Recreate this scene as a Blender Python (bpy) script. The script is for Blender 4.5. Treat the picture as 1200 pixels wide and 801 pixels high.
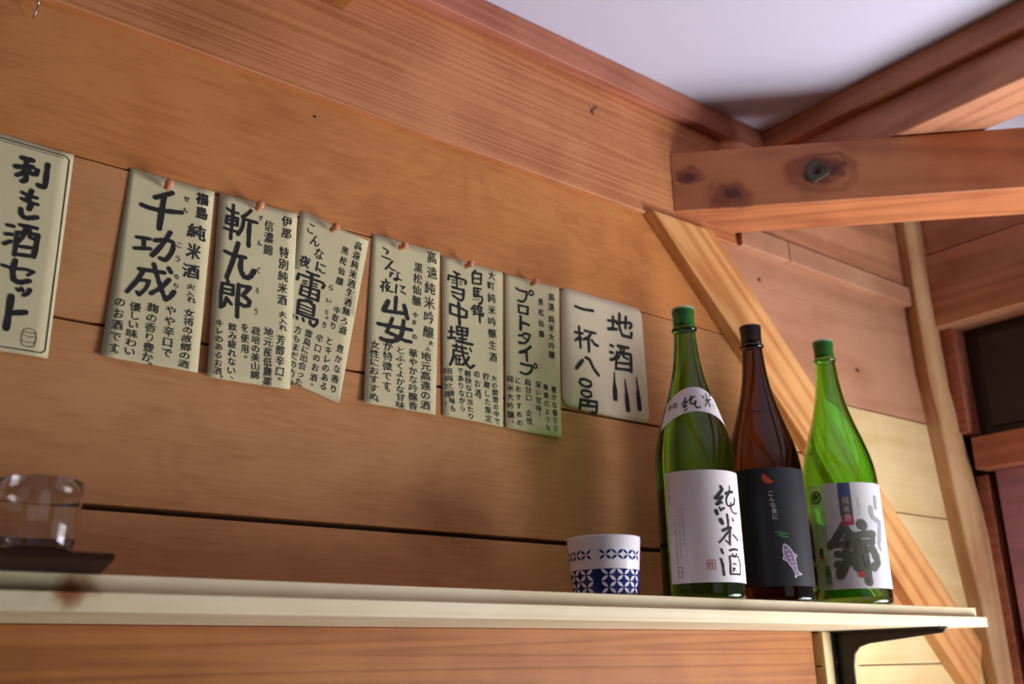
import bpy, bmesh, math, random
from mathutils import Matrix, Vector, noise
random.seed(7)
for o in list(bpy.data.objects): bpy.data.objects.remove(o)
C = bpy.context.scene.collection
scene = bpy.context.scene
Z0 = 1.25            # eye height above the floor; meshes are laid out relative to it and lifted at the end
# ---------------- camera
cam = bpy.data.cameras.new('camera'); cam.lens = 35.01; cam.sensor_width = 36
cam.clip_start = .02
cam.dof.use_dof = True; cam.dof.focus_distance = 1.16; cam.dof.aperture_fstop = 4.8
co = bpy.data.objects.new('camera', cam); C.objects.link(co)
R = Matrix(((.786196, -.177528, -.591929), (-.617675, -.255736, -.743692), (-.019352, .950307, -.310713)))
co.matrix_world = Matrix.Translation((0, -1.00625, Z0)) @ R.to_4x4()
scene.camera = co
# ---------------- world
w = bpy.data.worlds.new('world'); scene.world = w; w.use_nodes = True
bg = w.node_tree.nodes['Background']; bg.inputs[0].default_value = (.80, .92, 1.0, 1); bg.inputs[1].default_value = .28
# ---------------- lights (daylight standing in the room's openings)
def area(name, loc, target, sx, sy, power, color):
    l = bpy.data.lights.new(name, 'AREA'); l.shape = 'RECTANGLE'; l.size = sx; l.size_y = sy
    l.energy = power; l.color = color
    o = bpy.data.objects.new(name, l); C.objects.link(o); o.location = (loc[0], loc[1], loc[2] + Z0)
    d = Vector(target) - Vector(loc); o.rotation_euler = d.to_track_quat('-Z', 'Y').to_euler()
    return o
area('door_daylight', (2.12, -.98, -.50), (1.25, -.25, .75), 1.0, .9, 54, (.95, .95, 1.0))
sl = bpy.data.lights.new('sun', 'SUN'); sl.energy = 3; sl.angle = .01; sl.color = (1.0, .96, .93)
so = bpy.data.objects.new('sun', sl); C.objects.link(so); so.rotation_euler = Vector((-.12, .35, -1.0)).to_track_quat('-Z', 'Y').to_euler()   # high sun on the pale yard outside the doorway
area('front_window_daylight', (.3, -3.3, .35), (.6, 0, .2), 1.5, .9, 1.4, (.92, 1.0, .96))
# ---------------- exposure
scene.view_settings.view_transform = 'Standard'; scene.view_settings.look = 'None'
scene.view_settings.gamma = 1; scene.view_settings.use_curve_mapping = False
scene.view_settings.exposure = -0.08
# ---------------- helpers
def link(name, me, mat=None, parent=None, mw=None):
    o = bpy.data.objects.new(name, me); C.objects.link(o)
    if mat is not None: me.materials.append(mat)
    if parent is not None: o.parent = parent
    if mw is not None: o.matrix_world = mw
    return o
def bm_obj(name, bm, mat, parent=None, smooth=False, mw=None):
    me = bpy.data.meshes.new(name)
    bmesh.ops.recalc_face_normals(bm, faces=bm.faces)
    bm.to_mesh(me); bm.free()
    if smooth:
        for p in me.polygons: p.use_smooth = True
    return link(name, me, mat, parent, mw)
def tag(o, label=None, cat=None, group=None, kind=None):
    if label: o['label'] = label
    if cat: o['category'] = cat
    if group: o['group'] = group
    if kind: o['kind'] = kind
    return o
def empty(name, loc=(0, 0, 0), **k):
    o = bpy.data.objects.new(name, None); C.objects.link(o); o.location = loc; o.empty_display_size = .05
    return tag(o, **k)
def bevel(bm, w, seg=1):
    if w > 0: bmesh.ops.bevel(bm, geom=list(bm.edges), offset=w, segments=seg, affect='EDGES', clamp_overlap=True)
def box_bm(x0, x1, y0, y1, z0, z1, bev=0.001, bm=None):
    b = bmesh.new()
    bmesh.ops.create_cube(b, size=1, matrix=Matrix.Translation(((x0+x1)/2, (y0+y1)/2, (z0+z1)/2)) @ Matrix.Diagonal((x1-x0, y1-y0, z1-z0, 1)))
    bevel(b, bev)
    if bm is None: return b
    merge(bm, b); return bm
def merge(bm, b):
    me = bpy.data.meshes.new('tmp'); b.to_mesh(me); b.free(); bm.from_mesh(me); bpy.data.meshes.remove(me)
def prism_bm(pts, axis, a, b, bev=0.0008):
    """polygon pts in the plane normal to axis ('y': (x,z), 'z': (x,y), 'x': (y,z)) extruded a..b"""
    bm = bmesh.new()
    f = {'y': lambda p, t: (p[0], t, p[1]), 'z': lambda p, t: (p[0], p[1], t), 'x': lambda p, t: (t, p[0], p[1])}[axis]
    A = [bm.verts.new(f(p, a)) for p in pts]; B = [bm.verts.new(f(p, b)) for p in pts]
    n = len(pts)
    bm.faces.new(A); bm.faces.new(B[::-1])
    for i in range(n): bm.faces.new((A[i], B[i], B[(i+1) % n], A[(i+1) % n]))
    bmesh.ops.recalc_face_normals(bm, faces=bm.faces)
    bevel(bm, bev)
    return bm
def clip_poly(pts, f):
    """keep f(p) >= 0"""
    out = []
    for i in range(len(pts)):
        p, q = pts[i], pts[(i+1) % len(pts)]
        a, b = f(p), f(q)
        if a >= 0: out.append(p)
        if (a >= 0) != (b >= 0):
            t = a/(a-b); out.append((p[0]+(q[0]-p[0])*t, p[1]+(q[1]-p[1])*t))
    return out
def lathe_bm(prof, seg=64, center=(0, 0), a0=0, a1=2*math.pi, bm=None):
    bm = bm or bmesh.new(); full = abs(a1-a0-2*math.pi) < 1e-6
    n = seg if full else seg+1; rings = []
    for r, z in prof:
        if r < 1e-6: rings.append([bm.verts.new((center[0], center[1], z))]*n)
        else: rings.append([bm.verts.new((center[0]+r*math.cos(a0+(a1-a0)*i/seg), center[1]+r*math.sin(a0+(a1-a0)*i/seg), z)) for i in range(n)])
    for A, B in zip(rings, rings[1:]):
        for i in range(seg):
            j = (i+1) % n
            vs = []
            for v in (A[i], A[j], B[j], B[i]):
                if v not in vs: vs.append(v)
            if len(vs) > 2: bm.faces.new(vs)
    return bm
# ---------------- materials
def srgb(h):
    c = [int(h[i:i+2], 16)/255 for i in (0, 2, 4)]
    return tuple(((x+.055)/1.055)**2.4 if x > .04045 else x/12.92 for x in c) + (1,)
def mat(name, col, rough=.6, **k):
    m = bpy.data.materials.new(name); m.use_nodes = True
    b = m.node_tree.nodes['Principled BSDF']
    b.inputs['Base Color'].default_value = srgb(col) if isinstance(col, str) else col
    b.inputs['Roughness'].default_value = rough
    for key, v in k.items(): b.inputs[key.replace('_', ' ')].default_value = v
    return m
def wood(name, light, dark, grain=(1.2, 14, 14), rings=7, ring_w=.5, fine=.25, knots=(), rough=.55, bump=.15, knot_col='4a2412', curl=0.0, spec=.35):
    """grain runs along local X; knots: (x, y, z, radius) in local coordinates"""
    m = bpy.data.materials.new(name); m.use_nodes = True
    nt = m.node_tree; N = nt.nodes; L = nt.links; b = N['Principled BSDF']
    def node(t, **k):
        n = N.new(t)
        for a, v in k.items(): setattr(n, a, v)
        return n
    def math_(op, a, b_=None, c=None):
        n = node('ShaderNodeMath', operation=op)
        for i, v in enumerate((a, b_, c)):
            if v is None: continue
            if isinstance(v, (int, float)): n.inputs[i].default_value = v
            else: L.new(v, n.inputs[i])
        return n.outputs[0]
    tc = node('ShaderNodeTexCoord'); oi = node('ShaderNodeObjectInfo')
    off = node('ShaderNodeVectorMath', operation='ADD'); L.new(tc.outputs['Object'], off.inputs[0])
    sc = node('ShaderNodeVectorMath', operation='SCALE'); sc.inputs[0].default_value = (13, 7, 11); L.new(oi.outputs['Random'], sc.inputs['Scale'])
    L.new(sc.outputs[0], off.inputs[1])
    mp = node('ShaderNodeMapping'); mp.inputs['Scale'].default_value = grain; L.new(off.outputs[0], mp.inputs[0])
    # growth rings: contours of a stretched noise field
    n1 = node('ShaderNodeTexNoise'); n1.inputs['Scale'].default_value = 1.0; n1.inputs['Detail'].default_value = 1.5; n1.inputs['Roughness'].default_value = .4
    n1.inputs['Distortion'].default_value = curl
    L.new(mp.outputs[0], n1.inputs['Vector'])
    warp = n1.outputs[0]
    kd = None
    for (kx, ky, kz, kr) in knots:
        d = node('ShaderNodeVectorMath', operation='SUBTRACT'); L.new(tc.outputs['Object'], d.inputs[0]); d.inputs[1].default_value = (kx, ky, kz)
        s = node('ShaderNodeVectorMath', operation='MULTIPLY'); L.new(d.outputs[0], s.inputs[0]); s.inputs[1].default_value = (.75/kr, 1/kr, 1/kr)
        nn = node('ShaderNodeTexNoise'); nn.inputs['Scale'].default_value = .5/kr; L.new(tc.outputs['Object'], nn.inputs['Vector'])
        ln = node('ShaderNodeVectorMath', operation='LENGTH'); L.new(s.outputs[0], ln.inputs[0])
        dd = math_('ADD', ln.outputs['Value'], math_('MULTIPLY', math_('SUBTRACT', nn.outputs[0], .5), 2.2))
        g = math_('POWER', 2.718, math_('MULTIPLY', math_('MULTIPLY', dd, dd), -.5))
        warp = math_('ADD', warp, math_('MULTIPLY', g, 1.6/rings))
        kd = g if kd is None else math_('MAXIMUM', kd, g)
    sv = math_('SINE', math_('MULTIPLY', warp, rings*6.283))
    sv = math_('MULTIPLY_ADD', sv, .5, .5)
    sv = math_('POWER', sv, 1.6)
    # fine fibres
    mp2 = node('ShaderNodeMapping'); mp2.inputs['Scale'].default_value = (grain[0]*6, grain[1]*22, grain[2]*22); L.new(off.outputs[0], mp2.inputs[0])
    n2 = node('ShaderNodeTexNoise'); n2.inputs['Scale'].default_value = 1; n2.inputs['Detail'].default_value = 5; n2.inputs['Roughness'].default_value = .62; L.new(mp2.outputs[0], n2.inputs['Vector'])
    # broad blotches
    n3 = node('ShaderNodeTexNoise'); n3.inputs['Scale'].default_value = 9; n3.inputs['Detail'].default_value = 5; L.new(off.outputs[0], n3.inputs['Vector'])
    t = math_('MULTIPLY', sv, ring_w)
    t = math_('ADD', t, math_('MULTIPLY', math_('SUBTRACT', n2.outputs[0], .5), fine*2))
    t = math_('ADD', t, math_('MULTIPLY', math_('SUBTRACT', n3.outputs[0], .5), 1.3))
    if kd is not None: t = math_('ADD', t, math_('MULTIPLY', kd, .9))
    t = math_('ADD', t, .12)
    mx = node('ShaderNodeMix', data_type='RGBA'); mx.clamp_factor = True
    L.new(t, mx.inputs['Factor']); mx.inputs['A'].default_value = srgb(light); mx.inputs['B'].default_value = srgb(dark)
    out = mx.outputs['Result']
    if kd is not None:
        k2 = node('ShaderNodeMix', data_type='RGBA'); k2.clamp_factor = True
        L.new(math_('MULTIPLY', math_('SUBTRACT', kd, .45), 2.2), k2.inputs['Factor']); L.new(out, k2.inputs['A']); k2.inputs['B'].default_value = srgb(knot_col)
        out = k2.outputs['Result']
    L.new(out, b.inputs['Base Color']); b.inputs['Roughness'].default_value = rough; b.inputs['Specular IOR Level'].default_value = spec
    bp = node('ShaderNodeBump'); bp.inputs['Strength'].default_value = bump; bp.inputs['Distance'].default_value = .0015
    L.new(math_('SUBTRACT', 1.0, t), bp.inputs['Height']); L.new(bp.outputs[0], b.inputs['Normal'])
    return m
PLANKL = wood('orange_plank', 'c88348', '9a5222', (3.2, 10, 10), 8, .13, .5, curl=1.2)
PLANKW = wood('warm_plank', 'c48a58', '9c6236', (3.2, 10, 10), 8, .13, .5, curl=1.2)
PLANKP = wood('pink_pine_plank', 'bf8c6e', '9a6444', (1.3, 10, 10), 5, .22, .28, knots=((1.63, 0, .52, .0045), (1.36, 0, .64, .003)))
PLANKY = wood('yellow_pine_plank', 'e4cc98', 'c6a064', (1.3, 9, 9), 5, .25, .25, knots=((1.80, 0, .135, .007), (1.745, 0, .175, .004)), knot_col='7d5a34')
BEAM = wood('cedar_beam', 'cb8858', '9c5630', (.25, 26, 26), 18, .42, .34, knots=((.76, 0, .70, .0025), (.85, 0, .76, .003), (.60, 0, .72, .002), (.93, 0, .735, .003)), bump=.25)
TIMBER = wood('brace_timber', 'c27a4e', '8e4a28', (1.0, 12, 12), 7, .4, .22, knots=((.091, 0, .7305, .017), (.03, 0, .7682, .011), (.235, 0, .7624, .022), (.262, 0, .765, .015)), knot_col='5a2c20', bump=.3)
JOIST = wood('joist_timber', 'c48a66', '92583a', (.8, 12, 12), 7, .4, .2, knots=((.12, .0, .87, .006),), knot_col='5a3420')
DIAG = wood('diagonal_brace_wood', 'e3ab6c', 'b9743c', (.5, 16, 16), 9, .6, .16)
TRIM = wood('trim_wood', 'b8745a', '8d4d38', (.5, 20, 20), 7, .4, .16)
POST = wood('post_wood', 'dcb484', 'a87248', (.7, 15, 15), 6, .45, .18, knots=((-.36, -.03, 0, .008),))
SHELFW = wood('shelf_pine', 'f2e4c0', 'd8c698', (.7, 18, 18), 8, .3, .14, knots=((.222, -.186, .064, .013),), knot_col='9a5a34', bump=.1)
LEDGER = wood('ledger_cedar', 'aa6c34', '7c3e16', (.3, 22, 22), 14, .42, .3)
DARKW = wood('dark_panel_wood', 'c08a9c', '94687a', (.8, 12, 12), 6, .4, .2)
TRAYW = wood('tray_wood', '3a1e10', '281208', (.8, 16, 16), 6, .4, .2, rough=.75, spec=.15)
BACKING = mat('wall_backing', '5a3a20', .9)
CEIL = mat('ceiling_white', 'c9c6d8', .9)
FLOORM = wood('floor_wood', '7a6048', '5c4632', (.8, 10, 10), 6, .4, .2)
WALLM = mat('far_wall_plaster', '5a4636', .9)
YARD = mat('yard_gravel', 'e6e2e6', .95)
BLACK = mat('bracket_black', '15161b', .45)
STEEL = mat('steel', 'b0b0b4', .3, Metallic=1.0)
INK = mat('ink', '16161a', .75)
INK2 = mat('ink_small', '2c2c30', .8)
# ================= room shell
def pl(name, pts, y0, y1, m, parent): return tag(bm_obj(name, prism_bm(pts, 'y', y0, y1, .0006), m, parent), kind='structure')
wb = tag(bm_obj('wall_back', box_bm(-2.6, 2.6, .016, .09, -Z0, .96, 0), BACKING), kind='structure')
SP = 1.815     # the diagonal brace runs along x + z = SP
leftj = [.93, .5175, .3390, .1555, -.0075, -.17, -.35]
gaps = [0, .0022, .0032, .0062, .002, .002]
leftj[0] = .70
for i in range(3):
    zt = leftj[i]-gaps[i]/2; zb = leftj[i+1]+gaps[i+1]/2
    x = -2.5
    pts = clip_poly([(x, zb), (2.0, zb), (2.0, zt), (x, zt)], lambda p: SP - p[0] - p[1])
    if i == 0: pts = clip_poly(pts, lambda p: 1.3-p[0])
    o = pl('plank', pts, 0, .014, (PLANKL, PLANKW, PLANKW)[i], wb)
    if i == 0:
        nb = bmesh.new(); bmesh.ops.create_cone(nb, cap_ends=True, segments=10, radius1=.0016, radius2=.0016, depth=.002, matrix=Matrix.Translation((.4933, -.0003, .6588)) @ Matrix.Rotation(math.pi/2, 4, 'X'))
        tag(bm_obj('nail', nb, mat('nail_blue_steel', '3a3c50', .4, Metallic=.8), o), kind='structure')
pl('plank', [(-2.5, .0466), (SP-.0466, .0466), (SP-.1524, .1524), (-2.5, .1524)], 0, .014, PLANKW, wb)
# lower boards right of the batten, left of the diagonal
for a, b_ in ((.0440, -.0065), (-.0085, -.17), (-.172, -.34)):
    pl('plank', [(1.42, b_), (SP-b_, b_), (SP-a, a), (1.42, a)], 0, .014, PLANKY, wb)
rj = [.70, .630, .445, .2585, .075, -.11, -.30]
rg = [0, .0008, .0035, .0028, .002, .002, .002]
rm = [PLANKP, PLANKP, PLANKY, PLANKY, PLANKY, PLANKY]
for i in range(6):
    zt = rj[i]-rg[i]/2; zb = rj[i+1]+rg[i+1]/2
    pts = clip_poly([(0, zb), (2.1, zb), (2.1, zt), (0, zt)], lambda p: p[0]+p[1]-SP-.002)
    pl('plank', pts, 0, .014, rm[i], wb)
ledger = tag(bm_obj('ledger_board', box_bm(-2.5, 1.398, -.002, .014, -.30, .0462, .001), LEDGER),
    'broad orange board with straight grain on the wall right under the shelf', 'board')
batten = tag(bm_obj('batten', box_bm(1.42, 1.512, -.006, .002, -.40, .0460, .001), PLANKY, mw=Matrix.Identity(4)),
    'pale upright batten behind the black shelf bracket', 'batten')
# ceiling, floor and the walls out of view
tag(bm_obj('ceiling', box_bm(-2.6, 2.05, -3.7, .05, .927, .97, 0), CEIL), kind='structure')
tag(bm_obj('floor', box_bm(-2.6, 2.05, -3.8, .05, -Z0-.05, -Z0, 0), FLOORM), kind='structure')
tag(bm_obj('floor', box_bm(2.0501, 14, -9, 7, -Z0-.05, -Z0-.001, 0), YARD), kind='structure')
tag(bm_obj('wall_left', box_bm(-2.65, -2.58, -3.7, .09, -Z0, .96, 0), WALLM), kind='structure')
fw = bmesh.new()
for a in ((-2.6, -.5, -Z0, .96), (1.2, 2.0, -Z0, .96), (-.5, 1.2, .82, .96), (-.5, 1.2, -Z0, -.15)): box_bm(a[0], a[1], -3.7, -3.62, a[2], a[3], 0, fw)
tag(bm_obj('wall_front', fw, WALLM), kind='structure')
wf = bmesh.new()
for a in ((-.5, 1.2, .78, .82), (-.5, 1.2, -.15, -.11), (-.5, -.46, -.15, .82), (1.16, 1.2, -.15, .82), (.33, .37, -.15, .82), (-.5, 1.2, .33, .36)): box_bm(a[0], a[1], -3.68, -3.63, a[2], a[3], .002, wf)
tag(bm_obj('window_2', wf, TIMBER), kind='structure')
# right wall: boards above the lintel, dark window, mauve panel, then the open doorway
def local_x_to(vx, vy, vz, origin):    # local X,Y,Z axes given in world
    m = Matrix((vx, vy, vz)).transposed().to_4x4(); m.translation = origin; return m
RY = local_x_to(Vector((0, -1, 0)), Vector((1, 0, 0)), Vector((0, 0, 1)), Vector((0, 0, 0)))   # local x = distance from back wall
wr = bmesh.new()
box_bm(-.1, 3.7, 1.99, 2.05, .803, .96, 0, wr)
box_bm(-.1, .42, 1.99, 2.05, -Z0, .803, 0, wr); box_bm(.42, .80, 1.99, 2.05, .36, .803, 0, wr)
box_bm(3.3, 3.7, 1.99, 2.05, -Z0, .803, 0, wr); box_bm(.80, 3.3, 1.99, 2.05, .36, .803, 0, wr)
wrt = tag(bm_obj('wall_right', wr, BACKING, mw=RY), kind='structure')
def rb(name, x0, x1, y0, y1, z0, z1, m, parent, bev=.001):
    o = bm_obj(name, box_bm(x0, x1, y0, y1, z0, z1, bev), m); o.parent = parent
    return tag(o, kind='structure')
rb('board', .035, 3.6, 1.885, 1.985, .803, .925, JOIST, wrt)
lin = tag(bm_obj('lintel', box_bm(.02, 3.55, 1.878, 1.984, .643, .799, .002), JOIST, mw=RY),
    'heavy reddish wooden lintel over the dark window in the right wall', 'beam')
w1 = tag(bm_obj('window_1', box_bm(.0, .90, 1.95, 1.985, .4155, .6425, .001), mat('window_frame_dark', '24181a', .5), mw=RY), kind='structure')
inner = bmesh.new(); box_bm(.085, .86, 1.944, 1.9495, .435, .625, .001, inner)
o = bm_obj('pane', inner, mat('window_dark_pane', '0c0d18', .12), w1)
rb('jamb', .030, .053, 1.955, 1.985, -1.2, .345, TRIM, wrt)
rb('window_rail', .052, .90, 1.915, 1.985, .352, .4150, TRIM, w1)
rb('jamb', .022, .056, 1.905, 1.985, .425, .6425, TRIM, wrt)
for x0, x1 in ((.070, .165), (.1665, .25), (.2515, .335), (.3365, .42)):
    rb('board', x0, x1, 1.955, 1.985, -Z0+.01, .351, DARKW, wrt)
d1 = bmesh.new()
for a in ((.42, .48, 1.94, 2.06, -Z0, .351), (3.24, 3.3, 1.94, 2.06, -Z0, .351)): box_bm(a[0], a[1], a[2], a[3], a[4], a[5], .002, d1)
tag(bm_obj('door_1', d1, TRIM, mw=RY), kind='structure')
# ================= timbers
wbm = empty('wall_beam', (0, 0, 0), label='wide straight-grained orange cedar beam running along the top of the poster wall', cat='beam')
bm_obj('timber', box_bm(-2.5, 1.30, -.008, .013, .6865, .9265, .0012), BEAM, wbm)
bm_obj('facing_board', box_bm(1.3005, 1.4325, -.017, .013, .6865, .7255, .001), PLANKP, wbm)
bm_obj('facing_board', box_bm(1.434, 1.8365, -.017, .013, .6865, .7255, .001), PLANKP, wbm)
bm_obj('upper_board', box_bm(1.3005, 1.875, -.006, .013, .7265, .9265, .001), JOIST, wbm)
st = bmesh.new()
for p, q in (((.962, .829), (.976, .8435)), ((.9665, .826), (.9632, .8345))):
    a = Vector((p[0], -.0095, p[1])); b_ = Vector((q[0], -.0095, q[1])); d = (b_-a)
    bmesh.ops.create_cone(st, cap_ends=True, segments=6, radius1=.0007, radius2=.0007, depth=d.length, matrix=Matrix.Translation((a+b_)/2) @ d.to_track_quat('Z', 'Y').to_matrix().to_4x4())
bm_obj('staple', st, BLACK, wbm)
# trims under the ceiling
tag(bm_obj('trim_1', box_bm(-2.5, 1.378, -.029, -.0085, .8815, .9265, .0012), TRIM), kind='structure')
tag(bm_obj('trim_2', box_bm(0.0, 3.6, 1.378, 1.3995, .8845, .9265, .0012), JOIST, mw=RY), kind='structure')
j1 = tag(bm_obj('ceiling_joist', box_bm(.010, 3.6, 1.400, 1.505, .8165, .9265, .002), JOIST, mw=RY),
    'brown ceiling joist resting on the knotty corner tie, edge of the white ceiling', 'beam')
j2 = tag(bm_obj('ceiling_joist', box_bm(.0085, 3.6, .4185, .5235, .8245, .9265, .002), LEDGER, mw=RY),
    'orange ceiling joist whose lower corner shows at the top edge above the posters', 'beam')
# knotty tie at 45 degrees across the corner
s2 = math.sqrt(.5)
tie = empty('corner_tie', (1.14, -.0085, 0), label='knotty square timber crossing the room corner below the ceiling', cat='beam')
tie.rotation_euler = (0, 0, -math.pi/4)
bm_obj('timber', prism_bm([(0, 0), (1.05, 0), (.94, .105), (.105, .105)], 'z', .7067, .8139, .0016), TIMBER, tie)
# the broken-out knot: a ragged collar with a dark hole
kb = bmesh.new(); rnd = random.Random(3)
rings = []
for r, y in ((.0175, .0005), (.0150, -.0028), (.0105, -.0030), (.0075, -.0008), (.0055, .0), (.0, .0)):
    rings.append([(r, y)])
prev = None
for r, y in ((.0175, .0006), (.0150, -.0028), (.0110, -.0032), (.0078, -.0010), (.0050, -.0004)):
    ring = []
    for i in range(18):
        a = i/18*2*math.pi; rr = r*1.12*(1+.16*math.sin(2*a+.9)+.09*math.sin(3*a+2)+.16*rnd.uniform(-1, 1))
        ring.append(kb.verts.new((.235+rr*math.cos(a), y+rnd.uniform(-.0008, .0005), .7620+rr*1.05*math.sin(a))))
    if prev:
        for i in range(18): kb.faces.new((prev[i], prev[(i+1) % 18], ring[(i+1) % 18], ring[i]))
    prev = ring
km = mat('knot_resin', '46331f', .5); k_o = bm_obj('knot', kb, km, tie, smooth=True)
kh = bmesh.new(); bmesh.ops.create_circle(kh, cap_ends=True, segments=16, radius=.0058, matrix=Matrix.Translation((.2365, -.0012, .7585)) @ Matrix.Rotation(math.pi/2, 4, 'X'))
bm_obj('knot_hole', kh, mat('knot_hole_dark', '14100c', .9), k_o)
# diagonal brace on the wall
db = tag(bm_obj('diagonal_brace', prism_bm([(0, 0), (1.085, 0), (1.045, 0.101), (0.101, 0.101)], 'y', -.023, -.0002, .0012), DIAG),
    'golden diagonal board slanting down from the beam behind the bottles', 'brace')
db.matrix_world = Matrix.Translation((1.074, 0, .6860)) @ Matrix.Rotation(math.radians(44.6), 4, 'Y')
# waney corner post
rows = [(.93, 1.838, 1.829, 1.890), (.870, 1.838, 1.831, 1.892), (.686, 1.840, 1.833, 1.894), (.60, 1.842, 1.834, 1.895), (.517, 1.843, 1.838, 1.898), (.439, 1.850, 1.853, 1.917), (.36, 1.862, 1.862, 1.935),
        (.272, 1.874, 1.870, 1.953), (.206, 1.881, 1.880, 1.964), (.098, 1.899, 1.899, 1.983), (-.046, 1.925, 1.914, 2.004), (-.3, 1.95, 1.94, 2.02), (-Z0, 1.98, 1.97, 2.04)]
pb = bmesh.new(); prev = None
RP = Matrix(((0, 0, 1), (0, 1, 0), (-1, 0, 0))).to_4x4()    # local x = -z world, so grain runs down the post
for z, xl, xm, xr in rows:
    sec = [(xl, .0), (xl*.5+xm*.5, -.014), (xm, -.027), (xm+.003, -.0305), (xm+.007, -.033), ((xm+xr)/2, -.038), (xr-.006, -.036), (xr, -.028), (xr+.004, -.012), (xr+.004, .0)]
    ring = [pb.verts.new((-z, y, x)) for x, y in sec]
    if prev:
        for i in range(len(sec)-1): pb.faces.new((prev[i], prev[i+1], ring[i+1], ring[i]))
        pb.faces.new((prev[-1], prev[0], ring[0], ring[-1]))
    else: pb.faces.new(ring)
    prev = ring
pb.faces.new(prev)
post = tag(bm_obj('corner_post', pb, POST, mw=RP), 'rounded natural wood post curving down the corner between the two walls', 'post')
# ================= shelf
zt = .0762
prof = [(-.1925, .0466), (-.1925, .0613), (-.1765, .0617), (-.1765, zt), (.0, zt), (.0, .0466)]
shelf = tag(bm_obj('shelf', prism_bm(prof, 'x', -2.4, 1.590, .0007), SHELFW),
    'long pale pine shelf with stepped front edge holding the bottles and cup', 'shelf')
br = empty('shelf_bracket', (1.455, -.006, .0464), label='black steel bracket under the right end of the shelf', cat='bracket')
pr = [(0, 0), (-.186, 0), (-.190, -.004), (-.186, -.009), (-.06, -.021), (-.042, -.026), (-.032, -.036), (-.028, -.055), (-.026, -.19), (0, -.19)]
bm_obj('web', prism_bm(pr, 'x', -.0025, .0025, .0006), BLACK, br)
bm_obj('shelf_flange', box_bm(-.012, .012, -.188, 0, -.003, -.0002, .0008), BLACK, br)
wfl = bm_obj('wall_flange', box_bm(-.014, .014, -.003, 0, -.20, -.0002, .0008), BLACK, br)
for zz in (-.012, -.048, -.15):
    sb = bmesh.new(); bmesh.ops.create_uvsphere(sb, u_segments=12, v_segments=6, radius=.0028, matrix=Matrix.Translation((-.0085, -.003, zz)) @ Matrix.Diagonal((1, .5, 1, 1)))
    bm_obj('screw', sb, mat('screw_head', '55555c', .35, Metallic=.9), wfl, smooth=True)
# ================= glyph tools
def glyphs(chars, bold, res=3):
    """flat outlines of characters as (verts, faces, centre, half size of the em)"""
    objs = []
    for ch in ['国'] + sorted(set(chars)):
        cu = bpy.data.curves.new('glyph', 'FONT'); cu.body = ch; cu.resolution_u = res; cu.offset = bold; cu.fill_mode = 'FRONT'
        o = bpy.data.objects.new('glyph', cu); C.objects.link(o); objs.append((ch, o))
    dg = bpy.context.evaluated_depsgraph_get(); out = {}
    for ch, o in objs:
        me = o.evaluated_get(dg).to_mesh()
        v = [(p.co.x, p.co.y) for p in me.vertices]; f = [tuple(p.vertices) for p in me.polygons]
        o.evaluated_get(dg).to_mesh_clear()
        if v:
            xs = [p[0] for p in v]; ys = [p[1] for p in v]
            out[ch] = (v, f, (min(xs), max(xs), min(ys), max(ys)))
    for ch, o in objs:
        cu = o.data; bpy.data.objects.remove(o); bpy.data.curves.remove(cu)
    x0, x1, y0, y1 = out['国'][2]
    return out, ((x0+x1)/2, (y0+y1)/2, (x1-x0)/.88)
def stamp(bm, G, ch, x, z, w_, h_, bbox, rot=0, wob=.02, seed=0, bold=0):
    """lay one character flat at (x, z); bold thickens the strokes by that many metres, with round ends"""
    if bold:
        w_ -= 2*bold; h_ -= 2*bold
        for k in range(8): stamp(bm, G, ch, x+bold*math.cos(k*math.pi/4), z+bold*math.sin(k*math.pi/4), w_, h_, bbox, rot, wob, seed)
    tab, (ex, ey, em) = G
    if ch not in tab: return
    v, f, (a0, a1, b0, b1) = tab[ch]
    if bbox: cx, cy, sx, sz = (a0+a1)/2, (b0+b1)/2, w_/(a1-a0), h_/(b1-b0)
    else: cx, cy, sx, sz = ex, ey, w_/em, h_/em
    c, s = math.cos(rot), math.sin(rot); vs = []
    for px, py in v:
        n = noise.noise_vector(Vector((px*2.6/em+seed*3.1, py*2.6/em, seed)))
        X = (px-cx+n.x*wob*em)*sx; Z = (py-cy+n.y*wob*em)*sz
        vs.append(bm.verts.new((x+X*c-Z*s, 0, z+X*s+Z*c)))
    for q in f:
        try: bm.faces.new([vs[i] for i in q])
        except ValueError: pass
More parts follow.
